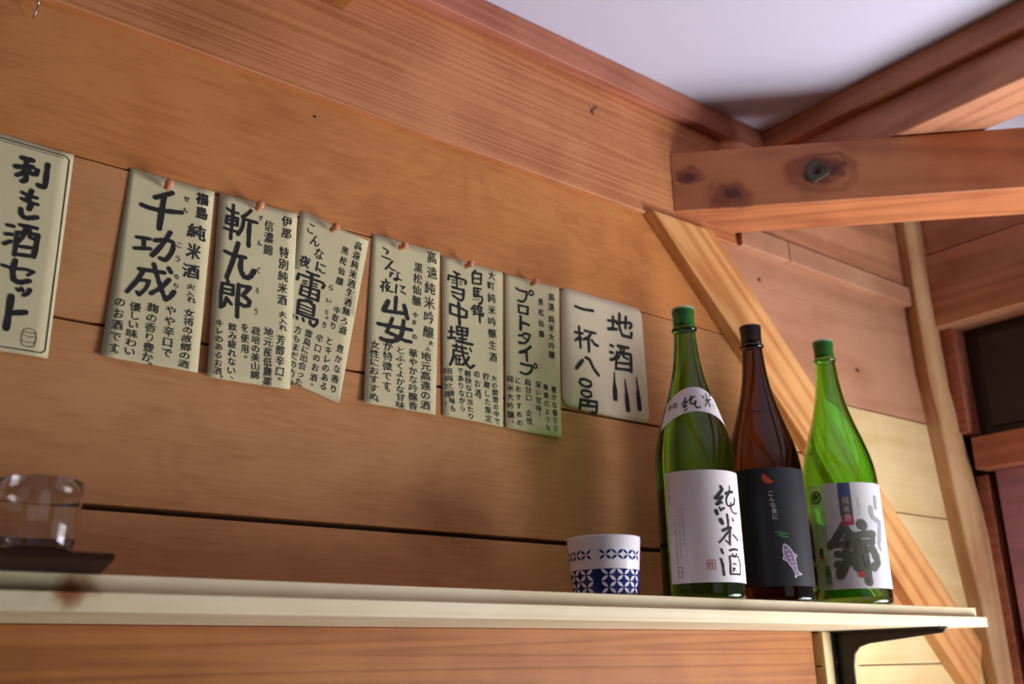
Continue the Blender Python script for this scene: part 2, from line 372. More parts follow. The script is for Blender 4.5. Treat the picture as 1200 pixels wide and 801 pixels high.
# sheet corners (x, z) on the wall in metres and their characters: char, x, z, width mm, height mm, drawn-to-box flag
SHEETS = {
'set': ([(0.1209, 0.5195), (0.2212, 0.517), (0.2212, 0.2946), (0.1344, 0.2947)],
  ''),
'senko': ([(0.2791, 0.5204), (0.3733, 0.5194), (0.3698, 0.3045), (0.2692, 0.3056)],
  'せ,0.3426,0.5012,6.5,6.3,1;ん,0.3422,0.4875,6.5,6.2,1;こ,0.3387,0.4443,5.5,6,1;う,0.3383,0.4281,5.5,8,1;な,0.3391,0.4074,5.5,5.9,1;り,0.3394,0.3966,4.6,5.9,1;福,0.3599,0.5062,14.3,14.8,1;島,0.361,0.489,13.3,15.7,1;純,0.3568,0.4649,20.7,17.5,1;米,0.3554,0.4412,15.9,18.3,1;酒,0.354,0.4174,18.6,16,1;火,0.3557,0.3993,9.3,6.9,1;入,0.3552,0.3912,8.3,5.9,1;れ,0.3574,0.3848,10.2,6.9,1;女,0.3561,0.3688,12.5,9.7,0;将,0.3558,0.359,12.4,9.7,0;の,0.3555,0.3494,12.4,9.6,0;故,0.3553,0.3397,12.4,9.6,0;郷,0.355,0.3302,12.3,9.5,0;の,0.3547,0.3207,12.3,9.5,0;酒,0.3544,0.3112,12.3,9.4,0;や,0.336,0.3677,12.6,12,0;や,0.3359,0.3557,12.6,12,0;辛,0.3357,0.3438,12.6,11.9,0;口,0.3356,0.332,12.5,11.8,0;で,0.3354,0.3202,12.5,11.7,0;麹,0.317,0.3665,12.4,11.4,0;の,0.3168,0.3554,12.3,11.4,0;香,0.3166,0.3445,12.3,11.3,0;り,0.3165,0.3336,12.3,11.2,0;豊,0.3163,0.3228,12.2,11.1,0;か,0.3161,0.3121,12.2,11.1,0;。,0.3231,0.3083,11.4,11.1,0;優,0.2992,0.364,12.1,10.4,0;し,0.2989,0.3541,12.1,10.3,0;い,0.2986,0.3443,12,10.2,0;味,0.2983,0.3345,12,10.2,0;わ,0.298,0.3247,12,10.1,0;い,0.2977,0.3151,11.9,10.1,0;の,0.2833,0.3662,11.9,11.7,0;お,0.2829,0.3535,11.9,11.6,0;酒,0.2825,0.3409,11.8,11.5,0;で,0.2821,0.3284,11.8,11.4,0;す,0.2817,0.316,11.7,11.3,0;。,0.2876,0.3149,11,10.9,0'),
'zan': ([(0.3785, 0.5191), (0.4752, 0.5198), (0.4756, 0.3018), (0.3793, 0.3012)],
  'ざ,0.4297,0.5013,5.1,6.5,1;ん,0.4301,0.4703,5.1,7.5,1;く,0.4306,0.4359,4.1,8.4,1;ろ,0.431,0.4113,4,7.2,1;う,0.4306,0.3865,4,8.2,1;信,0.4407,0.4941,11.9,14.7,0;濃,0.4409,0.479,11.9,14.6,0;錦,0.4411,0.464,11.8,14.5,0;伊,0.4623,0.5056,13.3,14.4,0;那,0.4628,0.4906,13.2,14.3,0;特,0.4612,0.4656,12.6,14.1,0;別,0.4612,0.4506,12.6,13.9,0;純,0.4613,0.4357,12.6,13.8,0;米,0.4614,0.421,12.5,13.7,0;酒,0.4614,0.4064,12.5,13.6,0;火,0.463,0.389,10.4,8.3,0;入,0.4637,0.3809,10.4,8.3,0;れ,0.4644,0.3729,10.4,8.2,0;芳,0.462,0.3576,11.3,12.2,0;醇,0.4622,0.3451,11.3,12.2,0;辛,0.4623,0.3328,11.3,12.1,0;口,0.4625,0.3205,11.3,12,0;。,0.4668,0.315,11.3,11,0;地,0.4472,0.3643,11.2,11.7,0;元,0.4475,0.3526,11.2,11.6,0;産,0.4477,0.341,11.1,11.5,0;低,0.4479,0.3294,11.1,11.5,0;農,0.4482,0.318,11.1,11.4,0;薬,0.4484,0.3066,11.1,11.3,0;栽,0.4321,0.3629,11,10.6,0;培,0.4325,0.3526,11,10.5,0;の,0.4328,0.3423,11,10.5,0;美,0.4331,0.3321,10.9,10.4,0;山,0.4335,0.322,10.9,10.4,0;錦,0.4338,0.3119,10.9,10.3,0;を,0.4187,0.3642,9.9,11.5,0;使,0.4195,0.352,9.8,11.5,0;用,0.4203,0.3399,9.8,11.4,0;。,0.4247,0.3337,9.9,10.9,0;飲,0.4047,0.3623,10.7,10.4,0;み,0.4051,0.3523,10.7,10.4,0;疲,0.4054,0.3423,10.6,10.3,0;れ,0.4058,0.3324,10.6,10.3,0;な,0.4061,0.3225,10.6,10.2,0;い,0.4064,0.3127,10.6,10.2,0;、,0.4108,0.3069,9.7,9.7,0;キ,0.3896,0.364,10,9.4,0;レ,0.3899,0.3548,10,9.3,0;の,0.3901,0.3456,10,9.3,0;あ,0.3904,0.3365,10,9.2,0;る,0.3907,0.3274,10,9.2,0;お,0.3909,0.3184,10,9.1,0;酒,0.3912,0.3094,9.9,9.1,0;。,0.3986,0.3068,9.5,10.6,0'),
'rai': ([(0.4806, 0.5273), (0.5745, 0.5105), (0.5399, 0.2958), (0.4531, 0.3187)],
  'こ,0.495,0.5062,8.8,12.3,1;ん,0.5014,0.4917,12.1,14.5,1;な,0.5073,0.4765,12.1,14.4,1;に,0.5102,0.4589,13.2,13.2,1;夜,0.489,0.4621,14.1,15.3,1;ら,0.5249,0.4368,5.6,7.7,1;い,0.5226,0.4192,6.7,5.4,1;ち,0.5201,0.4047,4.4,6.5,1;よ,0.5209,0.398,4.4,4.3,1;り,0.5177,0.3879,4.4,8.5,1;高,0.56,0.4999,11.1,12.6,0;遠,0.558,0.4868,11,12.6,0;純,0.5559,0.4739,11,12.5,0;米,0.5539,0.461,10.9,12.4,0;酒,0.5519,0.4483,10.9,12.3,0;生,0.5499,0.4356,10.9,12.2,0;酒,0.5479,0.4231,10.8,12.1,0;無,0.546,0.4107,10.8,12,0;ろ,0.544,0.3983,10.7,11.9,0;過,0.5421,0.3861,10.7,11.8,0;黒,0.542,0.4893,9.7,11.3,0;松,0.54,0.4752,9.7,11.3,0;仙,0.538,0.4613,9.6,11.2,0;醸,0.536,0.4475,9.6,11.1,0;中,0.5336,0.4099,9,10.3,0;取,0.5315,0.3994,8.9,10.2,0;り,0.5293,0.3889,8.9,10.2,0;豊,0.5393,0.3622,10.1,11.1,0;か,0.5375,0.3494,10,11.1,0;な,0.5357,0.3367,10,11,0;香,0.5339,0.3242,9.9,10.9,0;り,0.5322,0.3117,9.9,10.8,0;と,0.5246,0.369,9.9,11.1,0;キ,0.5236,0.3577,9.9,11,0;レ,0.5226,0.3464,9.9,11,0;の,0.5215,0.3353,9.8,10.9,0;あ,0.5205,0.3242,9.8,10.8,0;る,0.5195,0.3131,9.8,10.8,0;辛,0.512,0.3701,9.8,11,0;口,0.5106,0.3579,9.8,11,0;の,0.5093,0.3458,9.7,10.9,0;お,0.508,0.3338,9.7,10.8,0;酒,0.5066,0.3218,9.7,10.7,0;。,0.5083,0.3146,9.7,9.2,0;雷,0.4981,0.3733,10.2,10.5,0;鳥,0.4964,0.3631,10.2,10.4,0;に,0.4948,0.353,10.1,10.3,0;出,0.4932,0.343,10.1,10.3,0;会,0.4916,0.333,10.1,10.2,0;っ,0.49,0.3231,10,10.2,0;た,0.4884,0.3132,10,10.1,0;方,0.4843,0.375,9.5,10.4,0;も,0.4832,0.3644,9.5,10.3,0;ま,0.4821,0.3539,9.5,10.3,0;だ,0.481,0.3435,9.4,10.2,0;の,0.48,0.3332,9.4,10.2,0;方,0.4789,0.3229,9.4,10.1,0;も,0.4779,0.3128,9.4,10,0'),
'yama': ([(0.5796, 0.5221), (0.6819, 0.5224), (0.6745, 0.3007), (0.5712, 0.3009)],
  '黒,0.6481,0.4916,13.9,14.8,0;松,0.6473,0.4761,13.9,14.7,0;仙,0.6465,0.4607,13.8,14.6,0;醸,0.6458,0.4454,13.8,14.5,0;や,0.6441,0.4261,7.5,8,1;ま,0.6423,0.4163,6.2,6.8,1;の,0.643,0.3969,7.5,6.8,1;高,0.6687,0.511,15.5,18.1,0;遠,0.6697,0.4896,15.5,17.9,0;純,0.6659,0.4673,16.7,17.7,0;米,0.6652,0.4469,16.6,17.6,0;吟,0.6645,0.4268,16.6,17.4,0;醸,0.6638,0.4068,16.5,17.2,0;火,0.6678,0.393,7.6,7.4,0;入,0.6632,0.3845,7.6,7.4,0;地,0.6603,0.3739,15.1,13,0;元,0.6602,0.3611,15.1,12.9,0;高,0.66,0.3483,15,12.8,0;遠,0.6599,0.3357,15,12.7,0;の,0.6597,0.3231,15,12.6,0;酒,0.6595,0.3106,15,12.5,0;華,0.6414,0.3747,13.6,11.7,0;や,0.6414,0.3633,13.6,11.7,0;か,0.6413,0.352,13.6,11.6,0;な,0.6413,0.3407,13.5,11.5,0;吟,0.6413,0.3295,13.5,11.5,0;醸,0.6413,0.3184,13.5,11.4,0;香,0.6413,0.3073,13.5,11.3,0;と,0.6226,0.3754,14,10.5,0;ふ,0.6226,0.3653,14,10.5,0;く,0.6227,0.3551,13.9,10.4,0;よ,0.6227,0.3451,13.9,10.4,0;か,0.6228,0.3351,13.9,10.3,0;な,0.6228,0.3251,13.9,10.3,0;甘,0.6229,0.3152,13.8,10.2,0;味,0.6229,0.3053,13.8,10.2,0;が,0.6051,0.3772,14.3,12.7,0;特,0.6046,0.3644,14.3,12.6,0;徴,0.6041,0.3516,14.3,12.5,0;で,0.6036,0.3389,14.2,12.4,0;す,0.6031,0.3263,14.2,12.3,0;。,0.6099,0.3242,13.1,11.8,0;女,0.5861,0.3754,14.1,11.5,0;性,0.5859,0.3643,14,11.4,0;に,0.5857,0.3534,14,11.3,0;お,0.5855,0.3425,14,11.3,0;す,0.5853,0.3316,14,11.2,0;す,0.5851,0.3209,13.9,11.1,0;め,0.5849,0.3102,13.9,11.1,0;。,0.5947,0.3096,14,12.7,0'),
'yuki': ([(0.684, 0.5189), (0.7859, 0.5184), (0.7809, 0.2989), (0.6862, 0.3018)],
  '大,0.7665,0.5081,12.7,13.2,0;町,0.7652,0.4934,12.6,13.1,0;純,0.7659,0.4756,14,14.2,0;米,0.766,0.4586,14,14.1,0;吟,0.7661,0.4417,14,14,0;醸,0.7662,0.425,14,13.9,0;生,0.7663,0.4084,13.9,13.8,0;酒,0.7664,0.3919,13.9,13.7,0;大,0.767,0.3627,10.4,9.4,0;の,0.7676,0.353,10.4,9.3,0;間,0.7683,0.3434,10.4,9.3,0;雪,0.7689,0.3338,10.4,9.3,0;の,0.7696,0.3242,10.4,9.2,0;中,0.7702,0.3147,10.4,9.2,0;で,0.7709,0.3052,10.4,9.1,0;貯,0.7545,0.3631,11,10.5,0;蔵,0.7549,0.3517,11,10.4,0;し,0.7553,0.3403,10.9,10.4,0;た,0.7557,0.329,10.9,10.3,0;限,0.7562,0.3177,10.9,10.3,0;定,0.7566,0.3065,10.9,10.2,0;の,0.7392,0.3638,10.8,11.6,0;お,0.7398,0.3512,10.8,11.5,0;酒,0.7403,0.3386,10.8,11.5,0;。,0.7466,0.335,10.9,9.2,0;軽,0.7247,0.3622,10.7,9.2,0;快,0.7253,0.3527,10.7,9.2,0;な,0.7259,0.3433,10.7,9.1,0;口,0.7265,0.3339,10.7,9.1,0;当,0.7271,0.3245,10.6,9.1,0;た,0.7277,0.3151,10.6,9,0;り,0.7284,0.3058,10.6,9,0;で,0.7131,0.3643,9.9,9.7,0;あ,0.7136,0.3543,9.9,9.7,0;り,0.7142,0.3444,9.9,9.7,0;な,0.7148,0.3345,9.9,9.6,0;が,0.7154,0.3247,9.9,9.6,0;ら,0.716,0.3149,9.9,9.5,0;旨,0.697,0.3616,9.8,9.7,0;味,0.6978,0.3518,9.8,9.6,0;と,0.6986,0.342,9.7,9.6,0;香,0.6994,0.3322,9.7,9.5,0;味,0.7002,0.3224,9.7,9.5,0;も,0.701,0.3128,9.7,9.5,0;あ,0.6893,0.3603,8.4,9.1,0;る,0.6902,0.3502,8.4,9,0;生,0.6911,0.3402,8.4,9,0;酒,0.692,0.3302,8.4,8.9,0;。,0.6929,0.3203,8.4,8.9,0'),
'proto': ([(0.7895, 0.5177), (0.8881, 0.5182), (0.8802, 0.2959), (0.7851, 0.2991)],
  '高,0.8732,0.5004,11.6,13,0;遠,0.8722,0.4854,11.5,12.9,0;純,0.8718,0.4667,11.5,12.2,0;米,0.8712,0.4533,11.5,12.1,0;大,0.8707,0.4401,11.5,12,0;吟,0.8701,0.4269,11.5,11.9,0;醸,0.8696,0.4138,11.4,11.9,0;黒,0.8531,0.4891,9.8,11.6,0;松,0.8529,0.4729,9.8,11.5,0;仙,0.8527,0.4569,9.8,11.4,0;醸,0.8525,0.4409,9.8,11.3,0;豊,0.8705,0.3633,9.9,9.8,0;か,0.8704,0.3523,9.9,9.7,0;な,0.8703,0.3413,9.9,9.7,0;香,0.8703,0.3304,9.8,9.6,0;り,0.8702,0.3195,9.8,9.6,0;と,0.8702,0.3087,9.8,9.5,0;果,0.8564,0.3644,9.8,9.7,0;実,0.8565,0.3529,9.7,9.7,0;の,0.8566,0.3415,9.7,9.6,0;よ,0.8568,0.3302,9.7,9.6,0;う,0.8569,0.3189,9.7,9.5,0;な,0.857,0.3077,9.7,9.5,0;深,0.843,0.3663,10.4,10.3,0;い,0.8428,0.3552,10.4,10.2,0;甘,0.8426,0.3441,10.4,10.2,0;味,0.8423,0.333,10.3,10.1,0;。,0.8472,0.3273,10.4,9.5,0;超,0.8248,0.3665,11.7,10.2,0;甘,0.825,0.3557,11.7,10.2,0;口,0.8253,0.345,11.7,10.1,0;女,0.8258,0.3236,11.6,10,0;性,0.826,0.313,11.6,10,0;に,0.8073,0.366,10.1,10.1,0;お,0.8076,0.3544,10.1,10.1,0;す,0.8079,0.3428,10,10,0;す,0.8081,0.3312,10,10,0;め,0.8084,0.3197,10,9.9,0;の,0.8087,0.3083,10,9.9,0;純,0.7939,0.3663,12.1,10.7,0;米,0.7939,0.3538,12.1,10.6,0;大,0.7938,0.3415,12,10.6,0;吟,0.7938,0.3292,12,10.5,0;醸,0.7938,0.317,12,10.4,0;。,0.7996,0.3102,9.9,9.3,0'),
'plaque': ([(0.892, 0.5217), (1.056, 0.5207), (1.0569, 0.3388), (0.8862, 0.3437)],
  ''),
}
# brush strokes of the large characters: per sheet, per character, (width mm, x z x z ... in tenths of a millimetre)
STROKES = {
'set': '3.9:1735 4980,1833 4980;3.87:1687 4867,1842 4909;3.64:1777 4978,1788 4864,1795 4758,1767 4726;3.31:1709 4778,1756 4815,1786 4867;3.62:1795 4866,1844 4835,1885 4840,1890 4888;3.7:1979 4979,1979 4861,1980 4744,1956 4721,1916 4729/2.75:1781 4607,1842 4590,1920 4586;2.75:1787 4540,1856 4522,1935 4518;3.89:1864 4647,1846 4557,1874 4504,1865 4448;3.55:1791 4427,1804 4370,1852 4346,1945 4379/2.68:1692 4227,1750 4228;2.67:1687 4129,1744 4140;2.92:1688 4026,1741 4065;2.99:1806 4258,1959 4261;3.24:1788 4163,1792 4060,1793 3935;2.97:1787 4171,1884 4189,1977 4191;3.57:1977 4191,1974 4062,1964 3955;2.72:1853 4233,1845 4148,1809 4080;2.73:1891 4236,1908 4150,1955 4140;2.69:1802 4030,1966 4045;2.94:1794 3943,1964 3958/2.44:1699 3804,1798 3794,1912 3807,1986 3798,1936 3752;3.7:1808 3877,1799 3767,1818 3677,1872 3663,1955 3695/2.69:1860 3591,1877 3577;2.46:1896 3608,1910 3585;3.22:1972 3605,1956 3564,1927 3542/4.37:1817 3504,1816 3333,1813 3176;4.1:1827 3335,1960 3369',
'senko': '3.86:3082 4929,3167 4978,3262 5037;3.8:2947 4805,3029 4793,3172 4797,3382 4833;4.36:3179 4963,3167 4789,3158 4582/2.86:2930 4421,3068 4434;3.1:3010 4424,3014 4320;3.06:2921 4291,3084 4324;3.35:3123 4430,3203 4457,3290 4467,3326 4435,3313 4336,3255 4239,3195 4242;3.64:3281 4567,3198 4390,3110 4253/3.28:2992 4069,3094 4076,3256 4088;3.29:3034 4054,2977 3930,2890 3791;2.67:2997 3947,3108 3961,3077 3867,3013 3779,2992 3809;3.33:3138 4158,3177 4056,3225 3932,3294 3789;3.78:3294 3789,3339 3830,3378 3895;3.36:3314 4020,3241 3920,3136 3824;3.53:3299 4148,3325 4110',
'zan': '2.49:3885 5023,3939 5001,4021 4997;2.7:3960 5083,3959 4892,3954 4662;2.48:3892 4928,3889 4838;2.48:3892 4928,3963 4931,4021 4934;2.51:4021 4934,4019 4843;1.91:3895 4884,4019 4893;2.29:3889 4838,4019 4843;2.47:3870 4776,3937 4767,4028 4766;2.94:4172 5071,4122 5007,4076 4969;2.72:4091 4973,4085 4846,4035 4733;2.91:4088 4947,4166 4943,4254 4942;3.51:4169 4929,4166 4787,4172 4629/3.26:3900 4495,4002 4475,4142 4477;3.82:4048 4630,4000 4409,3941 4190;4.07:4097 4472,4094 4341,4131 4259,4177 4238,4226 4275,4256 4341/2.49:3945 4184,3964 4137;2.72:3898 4110,4022 4112;2.96:3894 4109,3890 3963,3894 3826,3929 3858,3954 3932;2.74:4025 4113,4026 4005;2.22:3908 4049,4020 4054;2.46:3906 4004,4021 3998;2.71:3953 3951,4013 3888;3.51:4087 4133,4085 3929,4091 3754;3.01:4083 4126,4222 4132;3.29:4222 4132,4141 4018;3.51:4141 4018,4220 3971,4218 3913,4162 3895,4123 3912',
'rai': '2.38:4924 4500,4997 4485,5082 4477;2.36:4821 4447,4989 4423,5124 4405,5160 4375,5133 4336;2.58:4821 4447,4803 4375;3.05:4992 4478,4982 4324;1.5:4880 4371,4930 4377;1.5:4882 4342,4926 4344;1.52:5019 4370,5064 4366;1.52:5021 4338,5060 4333;2.14:4867 4309,5084 4293;2.57:4867 4309,4851 4198;2.61:5090 4294,5079 4162;2.13:4851 4198,5079 4164;2.38:4983 4313,4962 4169;1.71:4859 4253,5082 4227/2.55:4844 4122,5002 4135;2.76:4839 4116,4825 3955;2.35:4925 4145,5038 4089;2.58:5037 4100,5032 3971;1.49:4852 4076,5035 4040;1.48:4843 4032,5031 4002;1.69:4840 3989,5027 3964;2.53:4825 3960,4946 3937,5084 3923,5081 3885,5039 3835,4999 3858,4992 3894;2.1:4767 3927,4766 3897;2.1:4817 3914,4827 3885;2.12:4898 3906,4911 3874',
'yama': '4.49:6040 4362,5974 4230;3.51:6153 4441,6142 4265;3.64:5974 4225,6130 4237,6283 4251;4.36:6275 4352,6322 4193/3.6:5899 4039,6080 4041,6385 4051;3.46:6104 4148,6064 4047,6023 3957;3.62:6023 3957,6169 3926,6278 3893,6376 3892;4.12:6268 4147,6248 4005,6212 3915,6116 3853,6010 3843,5946 3855/1.54:5957 5065,6029 5037,6004 4993;1.54:5941 4945,6056 4930/1.74:6093 4915,5994 4785;1.54:6033 4839,6074 4807,6128 4796/1.35:6058 4742,6111 4750;1.54:6086 4762,6059 4695;1.36:6162 4780,6200 4775;1.55:6168 4749,6174 4694,6144 4663,6116 4676,6158 4699,6225 4687/1.53:6002 4649,6010 4623;1.33:5938 4602,6063 4612;1.52:5978 4593,5930 4526;1.52:5959 4556,5956 4477;1.34:6023 4589,5995 4531;1.53:6024 4575,6054 4563,6011 4489;1.52:6010 4535,6061 4500,6106 4502/1.54:6158 4610,6147 4496;1.36:6217 4605,6278 4609,6243 4573;1.55:6223 4536,6290 4515',
'yuki': '2.39:7041 4995,7132 4976;2.37:6951 4922,7073 4922,7203 4918,7236 4897,7223 4865;2.37:6960 4925,6948 4865;2.39:7084 4976,7086 4806;1.42:7009 4874,7045 4876;1.42:7009 4840,7045 4836;1.44:7132 4879,7164 4878;1.43:7132 4845,7157 4839;2.6:7009 4772,7196 4768;2.64:7196 4774,7189 4659,7157 4613,7111 4620,7022 4656;2.13:7003 4703,7189 4699/2.81:6977 4524,6977 4402;2.58:6977 4524,7124 4510,7247 4480;2.86:7247 4480,7233 4393;2.57:6977 4399,7124 4387,7233 4393;3.08:7114 4575,7121 4420,7126 4277/2.2:7396 5096,7356 5057;2.19:7347 5049,7483 5070;2.19:7347 5049,7345 4905;2.22:7490 5071,7482 4924;1.7:7349 4975,7485 4995;1.94:7348 4902,7479 4918/1.94:7367 4841,7487 4850;1.94:7367 4841,7366 4720;1.46:7374 4796,7460 4804;1.45:7373 4758,7453 4765;1.95:7421 4847,7420 4743;1.94:7370 4721,7493 4742,7506 4705,7478 4636,7452 4636;1.21:7353 4678,7362 4672;1.21:7392 4683,7402 4677;1.21:7428 4688,7439 4684/1.93:7378 4598,7319 4529;1.69:7378 4592,7418 4566;1.44:7352 4535,7404 4541;1.44:7338 4496,7404 4503;1.93:7374 4551,7371 4466;1.44:7344 4455,7410 4478;1.94:7451 4625,7431 4586;1.69:7431 4586,7491 4593;1.69:7431 4586,7430 4524;1.7:7491 4593,7488 4541;1.45:7435 4553,7488 4562;1.45:7430 4520,7488 4530;1.94:7457 4523,7459 4366;1.69:7423 4477,7517 4507,7509 4466,7487 4467/2.42:6996 4218,6994 4061;2.21:6956 4143,7043 4156;2.6:6942 4054,7054 4075;2.43:7082 4235,7087 4131;2.23:7082 4235,7254 4240;2.67:7254 4240,7243 4141;2.03:7087 4183,7249 4195;2.22:7087 4135,7243 4139;2.45:7165 4237,7170 4042;2.22:7109 4078,7231 4087;2.82:7076 4038,7203 4034,7331 4036/2.2:7016 3961,7230 3963;2.21:7076 3991,7073 3929;2.23:7164 3989,7158 3935;2.2:7027 3907,7252 3896;2.6:7032 3903,7021 3798,6973 3697;2.63:7169 3937,7185 3837,7235 3751,7290 3704,7351 3752;2.64:7269 3851,7229 3788,7179 3737;2.04:7292 3974,7308 3939;1.8:7065 3843,7070 3723;1.6:7065 3843,7147 3849;1.6:7065 3797,7147 3797;1.61:7119 3844,7114 3744;1.79:7065 3722,7179 3732',
'proto': '2.45:8091 5000,8168 4979,8276 4984,8268 4902,8209 4827,8118 4822;1.87:8358 5027,8393 5015,8397 4982,8362 4951,8325 4962,8323 4995,8358 5027/2.64:8127 4758,8130 4655;2.23:8127 4753,8292 4764;2.67:8292 4764,8283 4654;2.23:8130 4655,8283 4651/3.24:8157 4595,8151 4403;3.03:8166 4513,8296 4501/2.39:8112 4311,8173 4327,8230 4368;2.63:8217 4364,8315 4360,8276 4277,8213 4220,8116 4209;1.96:8197 4302,8245 4281/3.29:8316 4184,8222 4112,8121 4069;2.83:8240 4115,8248 3973/2.58:8132 3915,8216 3908,8319 3916,8323 3847,8248 3786,8182 3775,8128 3790;1.75:8388 3957,8422 3943,8417 3907,8380 3891,8352 3911,8388 3957',
'plaque': '3.26:9182 4964,9325 4950,9534 4966/2.96:9157 4561,9304 4571;3.25:9239 4662,9246 4499,9253 4349;2.97:9254 4513,9158 4440;2.16:9261 4502,9306 4474;2.99:9346 4622,9558 4620;3.57:9478 4611,9411 4530,9338 4492;3.55:9419 4532,9411 4317;3.28:9479 4500,9532 4449,9594 4436/4.28:9275 4158,9154 4029;3.73:9343 4208,9416 4189,9477 4084,9579 3986/3.12:9300 3883,9414 3863,9427 3815,9360 3779,9262 3783,9199 3823,9226 3865,9300 3883/2.83:9332 3718,9413 3705,9418 3656,9351 3627,9270 3634,9223 3664,9250 3706,9332 3718/3.64:9210 3569,9187 3436;3.36:9210 3569,9512 3576;3.71:9515 3576,9504 3443,9452 3405,9420 3419;3.11:9356 3572,9340 3495;3.07:9206 3494,9499 3505/3.38:9830 4875,10009 4895;3.41:9938 4957,9921 4772;3.7:9821 4745,10000 4772;3.41:10006 4865,10169 4912,10312 4926,10319 4889,10275 4841;3.78:10078 5032,10063 4823,10113 4696,10293 4692,10310 4772;3.46:10207 5012,10183 4823/3.35:9853 4497,9901 4483;3.34:9836 4383,9894 4383;3.66:9837 4265,9927 4303,9971 4370;3.72:10001 4509,10220 4519;3.37:9973 4400,9935 4142;3.37:9974 4407,10262 4422;4.11:10262 4422,10251 4150;3.05:10058 4490,10053 4414,9996 4315;3.06:10128 4495,10098 4362,10195 4335;3.02:9962 4242,10250 4269;3.34:9946 4151,10253 4173',
}
# brush lettering on the bottle labels: width mm: arc and height in tenths of a millimetre
LABEL_STROKES = {
'front': '4.35:321 1361,335 1328,296 1279,231 1211;3.44:231 1209,279 1217,331 1238;3.67:331 1234,287 1185,240 1137;3.21:239 1132,317 1163;2.06:278 1100,291 1063;2.52:290 1059,345 1094;5.04:227 1052,237 1020;1.83:469 1382,462 1310;3.67:389 1275,446 1299,519 1310;2.29:452 1290,396 1219,393 1143,430 1123,538 1161,561 1234;1.83:473 1168,462 1092,510 1040,587 1043;5.73:279 942,297 906;1.83:475 971,483 939;3.21:384 1012,390 928,386 863;3.44:293 808,352 834,430 852;3.21:430 852,390 794;2.52:379 802,295 716,237 664;3.21:412 813,394 719,391 641;2.06:331 689,385 646;2.06:461 765,551 702;2.98:255 578,271 533;3.21:239 460,257 388,262 271;2.75:376 568,444 584,521 584;2.75:367 490,368 390,362 282;1.60:374 499,533 498,557 399,542 289;2.06:362 282,532 284;1.83:416 528,452 489;1.60:504 533,445 488;1.60:414 410,469 403;1.83:407 351,441 352,410 319',
'neck': '2.06:-51 2568,-72 2521,-95 2475;1.83:-81 2511,-32 2522,-81 2435;1.83:-81 2435,-39 2451;1.60:-67 2378,-36 2413;1.38:13 2601,25 2567;2.06:-8 2531,26 2572,68 2582;1.83:30 2567,4 2491,40 2473,83 2510;1.83:65 2521,64 2444,93 2422,122 2433;2.29:186 2591,199 2576;1.38:267 2644,251 2576,247 2531;1.38:368 2644,318 2602;1.83:216 2533,318 2559;1.38:258 2544,183 2442;1.60:273 2546,255 2440;0.92:308 2497,338 2464',
'big': '11.96:-19 1095,-96 972,-234 824;10.46:-1 1072,68 962,123 907;9.72:-154 838,114 833;9.72:12 922,-24 671;10.46:-150 700,53 667;10.46:-167 554,-20 566,89 624;14.20:-13 628,-91 486,-138 406;12.71:68 625,114 498;15.70:240 1107,251 1090;9.72:108 950,412 971;8.22:171 948,152 769;8.97:405 960,370 832;7.47:148 853,392 853;9.72:104 749,377 758;12.71:245 767,237 537,248 298;10.46:161 706,160 559;11.96:385 726,429 580,355 495',
'wash': '8.22:426 1347,441 1218,589 1142;6.58:550 1508,534 1354;7.13:580 1141,526 880;4.93:497 857,526 753',
}
# ================= posters
def curl_fn(seed, cs, amp):
    xs = [c[0] for c in cs]; zs = [c[1] for c in cs]; x0, x1, z0, z1 = min(xs), max(xs), min(zs), max(zs)
    def f(x, z):
        u = (x-x0)/(x1-x0); v = (z1-z)/(z1-z0)
        n = noise.noise(Vector((u*1.7+seed, v*1.5, seed*2.3)))
        n2 = noise.noise(Vector((u*5+seed, v*4, seed*1.3)))
        return -(.0012 + amp*max(0, v)**2*(.55+.6*n) + .0012*v*abs(n2) + .0006*abs(u-.5)*v)
    return f
def rounded(cs, r, n=6):
    """outline of a quad with rounded corners"""
    out = []; P = [Vector((c[0], c[1])) for c in cs]
    for i in range(4):
        p = P[i]; a = (P[i-1]-p).normalized(); b = (P[(i+1) % 4]-p).normalized()
        if r == 0: out.append(tuple(p)); continue
        for k in range(n+1):
            t = k/n; q = (1-t)**2*(p+a*r) + 2*t*(1-t)*p + t*t*(p+b*r); out.append(tuple(q))
    return out
def paper(name, cs, fn, mt, label, cat, group, y_off=0, r=0, thick=.0003):
    bm = bmesh.new(); f = bm.faces.new([bm.verts.new((x, 0, z)) for x, z in rounded(cs, r)])
    for k in range(1, 12):
        z = .29+.24*k/12; bmesh.ops.bisect_plane(bm, geom=bm.verts[:]+bm.edges[:]+bm.faces[:], plane_co=(0, 0, z), plane_no=(0, 0, 1))
    xs = [c[0] for c in cs]
    for k in range(1, 7):
        x = min(xs)+(max(xs)-min(xs))*k/7; bmesh.ops.bisect_plane(bm, geom=bm.verts[:]+bm.edges[:]+bm.faces[:], plane_co=(x, 0, 0), plane_no=(1, 0, 0))
    bmesh.ops.triangulate(bm, faces=[f for f in bm.faces if len(f.verts) > 4])
    for v in bm.verts: v.co.y = fn(v.co.x, v.co.z)+y_off
    ret = bmesh.ops.extrude_face_region(bm, geom=bm.faces[:])
    for v in ret['geom']:
        if isinstance(v, bmesh.types.BMVert): v.co.y += thick
    o = bm_obj(name, bm, mt, smooth=False)
    for p in o.data.polygons: p.use_smooth = abs(p.normal.y) > .5
    return tag(o, label, cat, group)
